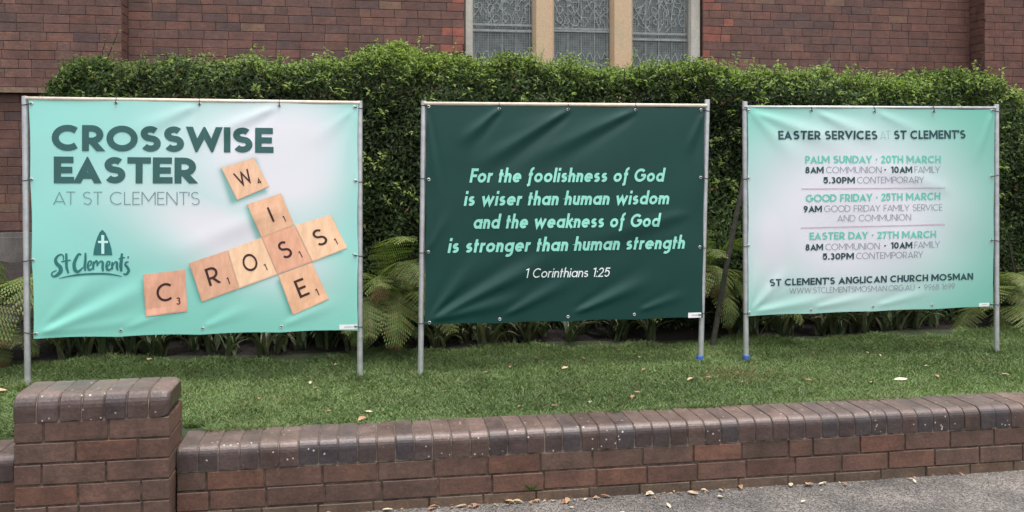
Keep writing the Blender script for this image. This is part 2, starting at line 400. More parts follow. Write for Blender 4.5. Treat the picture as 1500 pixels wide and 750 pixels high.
INK = {'heading': ink("ink deep green", (46, 90, 88)), 'light': ink("ink fine grey", (110, 140, 146)),
       'mint': ink("ink mint", (140, 214, 196)), 'white': ink("ink white", (226, 236, 234)),
       'dark': ink("ink dark", (30, 66, 72)), 'mint3': ink("ink soft teal", (98, 188, 170)),
       'grey3': ink("ink fine plum grey", (140, 140, 156)), 'pale': ink("ink pale", (150, 184, 190)),
       'rule': ink("ink rose rule", (190, 165, 185)), 'logo': ink("ink logo green", (40, 108, 108)), 'cross': ink("ink pale mint", (196, 234, 232)),
       'tile': ink("ink tile brown", (62, 36, 34))}

def mat_cloth(name, rough, color=None, trans=0.3):
    m = NT(name)
    v = m.coord()
    n = m.noise(v, 420, 2)
    if color is None:
        c = m.attr()
    else:
        c = m.mix(color, m.ramp(m.noise(v, 3, 3), [(0.3, G(0.93)), (0.7, G(1.07))]), 1, 'MULTIPLY')
    m.col(c)
    m.rough(rough)
    m.bump(n, 0.06, 0.001)
    tr = m.n('ShaderNodeBsdfTranslucent')
    if isinstance(c, tuple):
        tr.inputs['Color'].default_value = (*c, 1)
    else:
        m.l(c, tr.inputs['Color'])
    mx = m.n('ShaderNodeMixShader')
    mx.inputs[0].default_value = trans
    m.l(m.b.outputs[0], mx.inputs[1])
    m.l(tr.outputs[0], mx.inputs[2])
    m.l(mx.outputs[0], m.out.inputs['Surface'])
    return m.m
M_PRINT = mat_cloth("printed vinyl", 0.42)
M_DARKCLOTH = mat_cloth("dark green vinyl", 0.38, srgb(6, 60, 55), 0.1)

def mat_tile():
    m = NT("printed wood tile")
    v = m.coord((14, 14, 5))
    n = m.noise(v, 2.2, 5, 0.6)
    m.col(m.mix(m.attr(), m.ramp(n, [(0.3, (0.82, 0.76, 0.70)), (0.7, (1.12, 1.12, 1.1))]), 0.8, 'MULTIPLY'))
    m.rough(0.45)
    return m.m
M_TILE = mat_tile()

def mat_glass():
    m = NT("leaded window glass")
    n = m.noise(m.coord(), 14, 3)
    m.col(m.ramp(n, [(0.3, (0.07, 0.085, 0.088)), (0.7, (0.19, 0.22, 0.22))]))
    m.rough(0.25)
    m.bump(n, 0.3, 0.01)
    return m.m
M_GLASS = mat_glass()
M_LEAD = mat_simple("pale lead came", (0.42, 0.46, 0.44), 0.55, 0.1, 0.3, 15)
M_WIRE = mat_simple("guard wire", (0.25, 0.27, 0.27), 0.5, 0.5, 0.2, 15)

# ------------------------------------------------------------------ ground
def lawn_z(x, y):
    z = np.interp(y, [3.9, 4.18, 5.0, 5.6, 9.5, 12], [0.285, 0.295, 0.335, 0.365, 0.62, 0.7])
    return z + 0.008 * np.sin(x * 2.1 + y) + 0.006 * np.sin(x * 5.3 - y * 3.1)

def grid_sheet(name, xs, ys, zf, mat):
    X, Y = np.meshgrid(xs, ys)
    Z = zf(X, Y)
    V = np.stack([X.ravel(), Y.ravel(), Z.ravel()], 1)
    nx, ny = len(xs), len(ys)
    i = np.arange((ny - 1) * (nx - 1))
    r, c = i // (nx - 1), i % (nx - 1)
    a = r * nx + c
    return mesh_obj(name, V, np.stack([a, a + 1, a + nx + 1, a + nx], 1), mat, None, None, None, True)

gb = MB(); gb.add([(-400, -400, -0.12), (400, -400, -0.12), (400, 400, -0.12), (-400, 400, -0.12)], [(0, 1, 2, 3)])
tag(gb.build("ground", M_MULCH), kind='structure')
tag(grid_sheet("pavement", np.linspace(-30, 30, 61), np.linspace(-12, 4.06, 33),
               lambda x, y: 0.004 * np.sin(x * 1.7 + 1) * np.sin(y * 2.3) + 0 * x, M_ASPHALT), kind='structure')
tag(grid_sheet("lawn", np.linspace(-14, 16, 151), np.linspace(4.10, 5.62, 24), lawn_z, M_TURF), kind='structure')
tag(grid_sheet("garden_bed", np.linspace(-14, 16, 301), np.linspace(5.55, 12, 80),
               lambda x, y: lawn_z(x, y) - 0.012 + 0.03 * np.clip((y - 5.6) * 4, 0, 1) + 0.012 * np.sin(x * 23 + y * 9) * np.sin(y * 31 + x * 5), M_MULCH), kind='structure')

# grass blades: nobody could count them
def grass():
    n = 400000
    x = rng.uniform(-2.6, 5.2, n)
    y = 4.192 + 1.43 * rng.uniform(0, 1, n) ** 1.12
    edge = 5.50 + 0.06 * np.sin(x * 3.1) + 0.05 * np.sin(x * 7.7 + 1) + 0.03 * np.sin(x * 19)
    pier = (x > -1.60) & (x < -0.72) & (y < 4.30)
    keep = (y < edge) & ~pier
    x, y = x[keep], y[keep]
    n = len(x)
    z = lawn_z(x, y) - 0.004
    patch = 0.5 + 0.5 * np.sin(x * 1.3 + 0.7 * np.sin(y * 2.1)) * np.sin(y * 3.7 + x * 0.6)
    patch2 = 0.5 + 0.5 * np.sin(x * 6.1 + 2 * np.sin(y * 5)) * np.sin(y * 8.3 - x * 2)
    h = (0.015 + 0.019 * rng.random(n)) * (0.8 + 0.4 * patch2)
    back = np.clip((y - 5.3) / 0.25, 0, 1)
    h *= 1 + 0.5 * back * rng.random(n)
    for prow in POSTS:
        for (pt, pb_) in prow:
            dist = np.hypot(x - pb_[0], y - 5.0)
            h *= 1 + 1.1 * np.exp(-(dist / 0.05) ** 2)
    h *= 1 + 0.5 * np.exp(-((y - 4.2) / 0.03) ** 2) * rng.random(n)
    a = rng.uniform(0, 2 * np.pi, n)
    lean = rng.uniform(0.2, 1.5, n) * h
    la = rng.uniform(0, 2 * np.pi, n)
    wd = rng.uniform(0.0022, 0.0042, n)
    dx, dy = np.cos(a) * wd, np.sin(a) * wd
    lx, ly = np.cos(la) * lean, np.sin(la) * lean
    V = np.empty((n, 5, 3), dtype=np.float32)
    V[:, 0] = np.stack([x - dx, y - dy, z], 1)
    V[:, 1] = np.stack([x + dx, y + dy, z], 1)
    V[:, 2] = np.stack([x + dx * 0.8 + lx * 0.4, y + dy * 0.8 + ly * 0.4, z + h * 0.65], 1)
    V[:, 3] = np.stack([x - dx * 0.8 + lx * 0.4, y - dy * 0.8 + ly * 0.4, z + h * 0.65], 1)
    V[:, 4] = np.stack([x + lx, y + ly, z + h], 1)
    base = (np.arange(n) * 5)[:, None]
    q = base + np.array([[0, 1, 2, 3]])
    t = base + np.array([[3, 2, 4, 4]])
    # two polygon kinds: build as triangles
    T = np.concatenate([base + np.array([[0, 1, 2]]), base + np.array([[0, 2, 3]]), base + np.array([[3, 2, 4]])], 0)
    g0 = np.array([0.072, 0.116, 0.042]); g1 = np.array([0.225, 0.298, 0.122]); dry = np.array([0.20, 0.18, 0.085])
    k = rng.random(n) ** 1.5
    c = g0 + (g1 - g0) * (0.55 * k + 0.45 * patch)[:, None]
    d = rng.random(n) < (0.05 + 0.12 * (patch2 > 0.82) + 0.55 * np.exp(-(((x - 2.05) / 0.22) ** 2 + ((y - 4.72) / 0.12) ** 2)))
    c[d] = dry * rng.uniform(0.6, 1.2, (d.sum(), 1))
    col = np.repeat(c, 5, 0)
    o = mesh_obj("grass", V.reshape(-1, 3), T, M_GRASS, None, col)
    tag(o, "short mown green lawn grass with a few dry blades", "grass", kind='stuff')
grass()

# ------------------------------------------------------------------ brickwork
def brick_face(mb, xa, xb, z0, zrows, course, L, col, joint=0.010, off=0.0, y=0.0, depth=0.05, axis='x', jit=0.0015, skip=None):
    """lays stretcher courses; front of the bricks at y, facing -Y (axis x) or along +/-X (axis 'y+','y-')"""
    for r in range(zrows):
        za = z0 + r * course
        zb = za + course - joint
        x = xa - (0.5 * L if (r + int(off)) % 2 else 0) + (random.uniform(-.012, .012))
        while x < xb - 0.004:
            ln = L + random.uniform(-0.006, 0.006)
            if random.random() < 0.10:
                ln *= 0.5
            a, b = max(x, xa), min(x + ln - joint, xb)
            x += ln
            if b - a < 0.02 :
                continue
            segs = [(a, b)]
            if skip:
                segs = skip(a, b, za, zb)
            for a2, b2 in segs:
                if b2 - a2 < 0.015:
                    continue
                c = col(0.5 * (a2 + b2), 0.5 * (za + zb), r)
                one_brick(mb, a2, b2, za + random.uniform(-jit, jit), zb + random.uniform(-jit, jit), y + random.uniform(-jit, jit), depth, axis, c)

def one_brick(mb, a, b, za, zb, y, depth, axis, c):
    e = 0.0028
    vs = [(a, y + depth, za), (b, y + depth, za), (b, y + depth, zb), (a, y + depth, zb),
          (a, y + e, za), (b, y + e, za), (b, y + e, zb), (a, y + e, zb),
          (a + e, y, za + e), (b - e, y, za + e), (b - e, y, zb - e), (a + e, y, zb - e)]
    if axis == 'y+':    # face looks to +X : run coordinate is y, front plane x = y-param
        vs = [(2 * y - v[1], v[0], v[2]) for v in vs]
    elif axis == 'y-':
        vs = [(v[1], -v[0], v[2]) for v in vs]
    fs = []
    for k in range(4):
        k2 = (k + 1) % 4
        fs.append((k, k2, k2 + 4, k + 4))
        fs.append((k + 4, k2 + 4, k2 + 8, k + 8))
    fs.append((8, 9, 10, 11))
    mb.add(vs, fs, 0, c)

def lerp3(a, b, t):
    return tuple(a[i] + (b[i] - a[i]) * t for i in range(3))

def wall_col(x, z, r):
    base = random.choice([(0.118, 0.062, 0.045), (0.124, 0.063, 0.045), (0.111, 0.061, 0.046), (0.104, 0.061, 0.047), (0.135, 0.065, 0.044), (0.108, 0.064, 0.049)])
    if r == 0 and z < 0.06:
        base = lerp3(base, (0.12, 0.092, 0.062), 0.55)
    f = random.uniform(0.82, 1.15)
    return tuple(v * f for v in base)

def cope_col():
    b = random.choice([(0.066, 0.046, 0.045), (0.058, 0.042, 0.043), (0.074, 0.048, 0.043), (0.052, 0.043, 0.047), (0.082, 0.053, 0.046)])
    f = random.uniform(0.85, 1.15)
    return tuple(v * f for v in b)

def cope_profile(y0, y1, z0, z1, rad, n=6):
    pts = [(y0, z0)]
    for i in range(n + 1):
        a = math.pi - (math.pi / 2) * i / n
        pts.append((y0 + rad + rad * math.cos(a), z1 - rad + rad * math.sin(a)))
    pts.append((y1, z1))
    pts.append((y1, z0))
    return pts

def cope_brick(mb, a, b, prof, c, dy=0, dz=0, endround=0.0):
    e = 0.004
    n = len(prof)
    cy = sum(p[0] for p in prof) / n
    cz = sum(p[1] for p in prof) / n
    def ring(x, sh):
        out = []
        for (y, z) in prof:
            vy, vz = y - cy, z - cz
            out.append((x, cy + vy * (1 - sh / 0.10) + dy, cz + vz * (1 - sh / 0.055) + dz))
        return out
    if endround:
        steps = [(a, e), (a + e, 0)]
        k = 5
        for i in range(k + 1):
            t = i / k * math.pi / 2
            steps.append((b - endround + endround * math.sin(t), endround * (1 - math.cos(t)) * 0.8))
    else:
        steps = [(a, e), (a + e, 0), (b - e, 0), (b, e)]
    vs = []
    for x, sh in steps:
        vs += ring(x, sh)
    fs = []
    for s in range(len(steps) - 1):
        for k in range(n):
            k2 = (k + 1) % n
            fs.append((s * n + k, (s + 1) * n + k, (s + 1) * n + k2, s * n + k2))
    fs.append(tuple(range(n)))
    m = (len(steps) - 1) * n
    fs.append(tuple(m + k for k in range(n))[::-1])
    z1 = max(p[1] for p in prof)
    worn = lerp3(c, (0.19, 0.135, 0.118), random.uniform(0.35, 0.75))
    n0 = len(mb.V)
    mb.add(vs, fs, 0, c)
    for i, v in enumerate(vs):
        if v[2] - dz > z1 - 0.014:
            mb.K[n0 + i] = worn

YW = 3.97
wall = empty("brick_wall", (0, YW, 0))
tag(wall, "low red-brown brick garden wall with rounded dark coping and a square pier, along the pavement", "wall")
wall.location = (0, 0, 0)
def wall_section(xa, xb):
    mb = MB()
    brick_face(mb, xa, xb, -0.035, 3, 0.0852, 0.243, wall_col, 0.0075, 0, YW, jit=0.0022)
    o = mb.build("wall_section", [M_BRICK], wall)
    k = MB()
    k.box((xa, YW + 0.006, -0.2), (xb, YW + 0.22, 0.216))
    k.build("mortar", [M_MORTAR], o, tone=False)
    cb = MB()
    prof = cope_profile(YW - 0.004, YW + 0.232, 0.222, 0.325, 0.042)
    x = xa + 0.003
    while x < xb - 0.03:
        p = 0.0845 + random.uniform(-0.003, 0.003)
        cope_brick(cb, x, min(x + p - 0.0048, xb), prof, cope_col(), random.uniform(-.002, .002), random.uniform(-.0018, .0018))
        x += p
    cp = cb.build("coping", [M_COPE], wall, smooth=False)
    j = MB()
    prof2 = cope_profile(YW + 0.002, YW + 0.228, 0.214, 0.319, 0.04)
    n = len(prof2)
    vs = [(xa, y, z) for y, z in prof2] + [(xb, y, z) for y, z in prof2]
    j.add(vs, [(k, k + n, (k + 1) % n + n, (k + 1) % n) for k in range(n)])
    j.build("mortar", [M_COPEJOINT], cp, tone=False)
wall_section(-0.80, 9.0)
wall_section(-6.0, -1.405)

# pier
PX0, PX1, PY0, PY1 = -1.402, -0.806, 3.85, 4.115
pier_top = 0.494
def pier_col(x, z, r):
    return wall_col(x, z + 0.2, r + 1)
pb = MB()
brick_face(pb, PX0, PX1, pier_top - 7 * 0.0862 + 0.003, 7, 0.0862, 0.243, pier_col, 0.0075, 1, PY0, 0.04)
brick_face(pb, PY0 + 0.005, PY1, pier_top - 7 * 0.0862 + 0.003, 7, 0.0862, 0.243, pier_col, 0.0075, 0, PX1, 0.04, 'y+')
sb = MB()
brick_face(sb, -PY1, -PY0 - 0.005, pier_top - 7 * 0.0862 + 0.003, 7, 0.0862, 0.243, pier_col, 0.0075, 0, PX0, 0.04, 'y-')
pb.V += []
nv = len(pb.V)
pb.F += [tuple(i + nv for i in f) for f in sb.F]; pb.V += sb.V; pb.K += sb.K; pb.M += sb.M
pier = pb.build("pier", [M_BRICK], wall)
k = MB(); k.box((PX0 + 0.006, PY0 + 0.006, -0.2), (PX1 - 0.006, PY1 - 0.006, pier_top - 0.004)); k.build("mortar", [M_MORTAR], pier, tone=False)
cb = MB()
prof = cope_profile(PY0 - 0.002, PY1 + 0.006, 0.494, 0.602, 0.058)
prof = prof[:-2] + [(PY1 + 0.006 - 0.04, 0.602), (PY1 + 0.006 - 0.012, 0.59), (PY1 + 0.006, 0.56), (PY1 + 0.006, 0.494)]
xs = np.linspace(PX0 - 0.003, PX1 + 0.005, 8)
for i in range(7):
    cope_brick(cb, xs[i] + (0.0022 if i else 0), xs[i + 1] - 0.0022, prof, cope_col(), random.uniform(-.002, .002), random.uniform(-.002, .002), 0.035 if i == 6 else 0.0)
cp = cb.build("pier_coping", [M_COPE], pier)
j = MB(); prof3 = [(y + (0.005 if y < 4 else -0.005), z - 0.005) for y, z in prof]
np3 = len(prof3)
j.add([(PX0 + 0.004, y, z) for y, z in prof3] + [(PX1 - 0.035, y, z) for y, z in prof3], [(q, q + np3, (q + 1) % np3 + np3, (q + 1) % np3) for q in range(np3)]); j.build("mortar", [M_COPEJOINT], cp, tone=False)

# ------------------------------------------------------------------ church behind the hedge
CY = 9.2
church = empty("church", (1.5, CY, 0))
church.location = (0, 0, 0)
tag(church, "dark red-brown brick church wall with buttresses and a leaded stone-framed window behind the hedge", "church")
WX0, WX1 = 1.002, 3.616
CZ0, CC, CL = 0.86, 0.0862, 0.236
def church_col(x, z, r):
    q = 0
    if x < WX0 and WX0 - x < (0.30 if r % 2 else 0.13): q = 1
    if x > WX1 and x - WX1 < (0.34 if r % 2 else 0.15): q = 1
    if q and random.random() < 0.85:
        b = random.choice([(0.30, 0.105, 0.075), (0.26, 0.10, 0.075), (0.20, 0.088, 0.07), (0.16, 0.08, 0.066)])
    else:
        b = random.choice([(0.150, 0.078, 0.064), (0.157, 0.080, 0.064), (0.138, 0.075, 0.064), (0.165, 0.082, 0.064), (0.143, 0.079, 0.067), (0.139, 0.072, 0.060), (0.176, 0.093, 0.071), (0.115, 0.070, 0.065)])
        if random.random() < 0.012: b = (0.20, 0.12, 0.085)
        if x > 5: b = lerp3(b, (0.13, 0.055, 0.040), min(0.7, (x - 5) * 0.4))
    f = random.uniform(0.9, 1.1)
    return tuple(v * f for v in b)
def hole(a, b, za, zb):
    out = []
    if a < WX0: out.append((a, min(b, WX0)))
    if b > WX1: out.append((max(a, WX1), b))
    return out
mb = MB()
rows = 38
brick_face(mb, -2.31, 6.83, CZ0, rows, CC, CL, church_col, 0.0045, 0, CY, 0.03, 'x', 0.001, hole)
wl = mb.build("wall", [M_CHURCH], church)
k = MB()
k.box((-9, CY + 0.005, 0.2), (WX0 - 0.002, CY + 0.4, CZ0 + rows * CC))
k.box((WX1 + 0.002, CY + 0.005, 0.2), (12, CY + 0.4, CZ0 + rows * CC))
k.build("mortar", [M_CMORTAR], wl, tone=False)
BY = 8.95
def butt_col(x, z, r):
    return church_col(-5, z, r) if x < 0 else church_col(6.6, z, r)
def buttress(xa, xb, low):
    mb = MB()
    brick_face(mb, xa, xb, 2.24, 22, CC, CL, butt_col, 0.0045, 0, BY, 0.03, 'x', 0.001)
    if low:
        brick_face(mb, xa, xb, CZ0 + 0.03, 15, CC, CL, lambda x, z, r: tuple(v * 0.85 for v in butt_col(x, z, r)), 0.0045, 1, BY + 0.05, 0.03, 'x', 0.001)
    else:
        brick_face(mb, xa, xb, CZ0 + 0.03, 16, CC, CL, butt_col, 0.0045, 1, BY, 0.03, 'x', 0.001)
    sb = MB()
    if low:
        brick_face(mb, BY + 0.004, CY, CZ0 + 0.03, 38, CC, CL, butt_col, 0.006, 1, xb, 0.03, 'y+', 0.001)
    else:
        brick_face(mb, -CY, -BY - 0.004, CZ0 + 0.03, 38, CC, CL, lambda x, z, r: church_col(6.4, z, r), 0.006, 1, xa, 0.03, 'y-', 0.001)
    o = mb.build("buttress", [M_CHURCH], church)
    k = MB()
    k.box((xa + 0.005, BY + 0.056, 0.2), (xb - 0.005, CY + 0.003, 4.2))
    k.box((xa + 0.005, BY + 0.005, 2.235), (xb - 0.005, BY + 0.054, 4.2))
    k.build("mortar", [M_CMORTAR], o, tone=False)
    return o
buttress(-7.0, -2.31, True)
buttress(6.83, 12, False)
k = MB()
x = -7.0
while x < -2.32:
    x2 = min(x + 0.33, -2.30)
    k.box((x, BY - 0.028, 2.185), (x2 - 0.006, BY + 0.06, 2.235), 0, (1, 1, 1))
    x = x2
o = k.build("string_course", [mat_brick("string course brick", (0.7, 0.9))], church)
o.data.color_attributes["tone"].data.foreach_set("color", np.tile(np.array([0.22, 0.15, 0.11, 1], dtype=np.float32), len(o.data.vertices)))
k = MB()
k.box((-7.0, BY - 0.02, 0.2), (-2.28, BY + 0.2, 0.83)); k.box((-2.285, CY - 0.06, 0.2), (12, CY + 0.1, 0.83))
k.box((-7.0, BY + 0.0, 0.83), (-2.29, BY + 0.2, 0.872))
k.build("plinth", [M_PLINTH], church, tone=False)

# window: stone frame with three leaded lights behind wire guards
def bevbox(name, a, b, mat, parent, e=0.018):
    mb = MB()
    x0, y0, z0 = a; x1, y1, z1 = b
    vs = [(x0, y1, z0), (x0, y0 + e * 2, z0), (x0 + e, y0, z0), (x1 - e, y0, z0), (x1, y0 + e * 2, z0), (x1, y1, z0)]
    vs = vs + [(v[0], v[1], z1) for v in vs]
    mb.add(vs, [(0, 1, 7, 6), (1, 2, 8, 7), (2, 3, 9, 8), (3, 4, 10, 9), (4, 5, 11, 10), (5, 4, 3, 2, 1, 0), (6, 7, 8, 9, 10, 11)])
    return mb.build(name, [mat], parent, tone=False)
win = MB()
win.box((WX0 + 0.003, CY - 0.03, 2.02), (WX1 - 0.003, CY + 0.25, 2.118))
win = win.build("window", [M_GREYSTONE], church, tone=False)
ZT = 4.05
bevbox("jamb", (WX0 + 0.004, CY + 0.04, 2.12), (1.102, CY + 0.3, ZT), M_GREYSTONE, win)
bevbox("jamb", (3.478, CY + 0.04, 2.12), (WX1 - 0.004, CY + 0.3, ZT), M_GREYSTONE, win)
bevbox("mullion", (1.742, CY + 0.03, 2.12), (1.975, CY + 0.3, ZT), M_SAND, win, 0.03)
bevbox("mullion", (2.597, CY + 0.03, 2.12), (2.843, CY + 0.3, ZT), M_SAND, win, 0.03)
def came(mb, pts, w, y):
    for (x0, z0), (x1, z1) in zip(pts[:-1], pts[1:]):
        d = Vector((x1 - x0, 0, z1 - z0))
        if d.length < 1e-6: continue
        nrm = Vector((-d.z, 0, d.x)).normalized() * w
        a, b = Vector((x0, y, z0)), Vector((x1, y, z1))
        mb.add([a + nrm, a - nrm, b - nrm, b + nrm, a + nrm + Vector((0, .008, 0)), a - nrm + Vector((0, .008, 0)), b - nrm + Vector((0, .008, 0)), b + nrm + Vector((0, .008, 0))],
               [(0, 1, 2, 3), (0, 3, 7, 4), (1, 5, 6, 2)])
for xa, xb, bars in ((1.102, 1.742, (2.99, 2.93)), (1.975, 2.597, (2.965, 2.945)), (2.843, 3.478, (2.935, 2.87))):
    g = MB(); g.box((xa, CY + 0.16, 2.1), (xb, CY + 0.19, ZT)); g.build("pane", [M_GLASS], win, tone=False)
    mb = MB()
    yy = CY + 0.146
    step = 0.0
    for zc in np.arange(3.06, ZT, 0.125):
        for xc in np.linspace(xa + 0.06, xb - 0.06, 6):
            xc += random.uniform(-.03, .03)
            r0 = random.uniform(0.035, 0.075)
            t0 = random.uniform(0, 6.28)
            sp = random.uniform(0.5, 0.9)
            pts = []
            for i in range(15):
                t = t0 + i * 0.42
                rr = r0 * (1 - sp * i / 15)
                pts.append((xc + rr * math.cos(t) + random.uniform(-.006, .006), zc + random.uniform(-.01, .01) + rr * math.sin(t)))
            came(mb, pts, 0.0035, yy - step); step = (step + 0.0006) % 0.004
            came(mb, [(xc + random.uniform(-.1, .1), zc - 0.1), (xc + random.uniform(-.05, .05), zc), (xc + random.uniform(-.1, .1), zc + 0.12)], 0.003, yy - 0.0055)
    for zz in (2.2, 2.32, 2.44, 2.56, 2.68):
        pts = [(xa + (xb - xa) * i / 24, zz + 0.05 * math.sin(i * 1.9 + zz * 20)) for i in range(25)]
        came(mb, pts, 0.003, yy - 0.006)
    for q in np.linspace(xa + .02, xb - .02, 5):
        came(mb, [(q, 2.12), (q, ZT)], 0.003, yy - 0.0075)
    mb.build("lead_tracery", [M_LEAD], win, tone=False)
    mb = MB()
    for zz in bars:
        mb.box((xa, CY + 0.118, zz - 0.012), (xb, CY + 0.132, zz + 0.012))
    mb.build("saddle_bar", [mat_simple("pale bar", (0.36, 0.38, 0.37), 0.5, 0.1)], win, tone=False)
    mb = MB()
    for q in np.arange(xa + 0.01, xb, 0.026):
        mb.box((q - 0.0011, CY + 0.09, 2.12), (q + 0.0011, CY + 0.0922, ZT))
    for q in np.arange(2.13, ZT, 0.026):
        mb.box((xa, CY + 0.0925, q - 0.0011), (xb, CY + 0.0945, q + 0.0011))
    mb.build("wire_guard", [M_WIRE], win, tone=False)

# ------------------------------------------------------------------ hedge
HX0, HX1, HY0, HY1, HZ0, HZ1 = -1.92, 5.5, 5.80, 6.85, 0.30, 2.17
def lump(u, v):
    return 0.05 * np.sin(u * 3.1 + 1.3 * np.sin(v * 2.2)) + 0.04 * np.sin(v * 4.3 + u * 1.7) + 0.03 * np.sin(u * 9.1 + v * 5.2) + 0.02 * np.sin(u * 17.0 - v * 13.0)
def hedge_top(x):
    x = np.asarray(x, dtype=float)
    t = np.interp(x, [-1.9, -1.3, -0.95, -0.72, 0.3, 1.2, 2.2, 3.4, 4.4, 4.75, 5.15], [2.12, 2.155, 2.135, 2.19, 2.20, 2.195, 2.175, 2.14, 2.105, 2.05, 1.86])
    t = t + 0.015 * np.sin(x * 2.9) + 0.022 * np.sin(x * 5.9 + 1) + 0.014 * np.sin(x * 14.0) + 0.010 * np.sin(x * 27.0 + 2)
    return t - 0.12 * np.clip((HX0 + 0.1 - x) / 0.1, 0, 1)

def leaf_cloud(P, N, size, col, flop=0.8, ratio=0.42):
    """folded leaf (two quads) at every point, roughly facing N"""
    n = len(P)
    N = N + rng.normal(0, flop, (n, 3)); N /= np.linalg.norm(N, axis=1)[:, None]
    A = rng.normal(0, 1, (n, 3)); A[:, 2] += 0.5
    A -= (A * N).sum(1)[:, None] * N; A /= np.linalg.norm(A, axis=1)[:, None]
    B = np.cross(N, A)
    L = size[:, None]; W = L * ratio * 0.5
    V = np.empty((n, 6, 3), dtype=np.float32)
    V[:, 0] = P
    V[:, 1] = P + A * L * 0.45 + B * W + N * L * 0.10
    V[:, 2] = P + A * L * 0.42
    V[:, 3] = P + A * L * 0.45 - B * W + N * L * 0.10
    V[:, 4] = P + A * L - N * L * 0.14
    V[:, 5] = P + A * L * 0.9 - N * L * 0.10
    b = (np.arange(n) * 6)[:, None]
    T = np.concatenate([b + np.array([[0, 2, 1]]), b + np.array([[2, 4, 1]]), b + np.array([[0, 3, 2]]), b + np.array([[3, 4, 2]])], 0)
    return V.reshape(-1, 3), T, np.repeat(col, 6, 0)

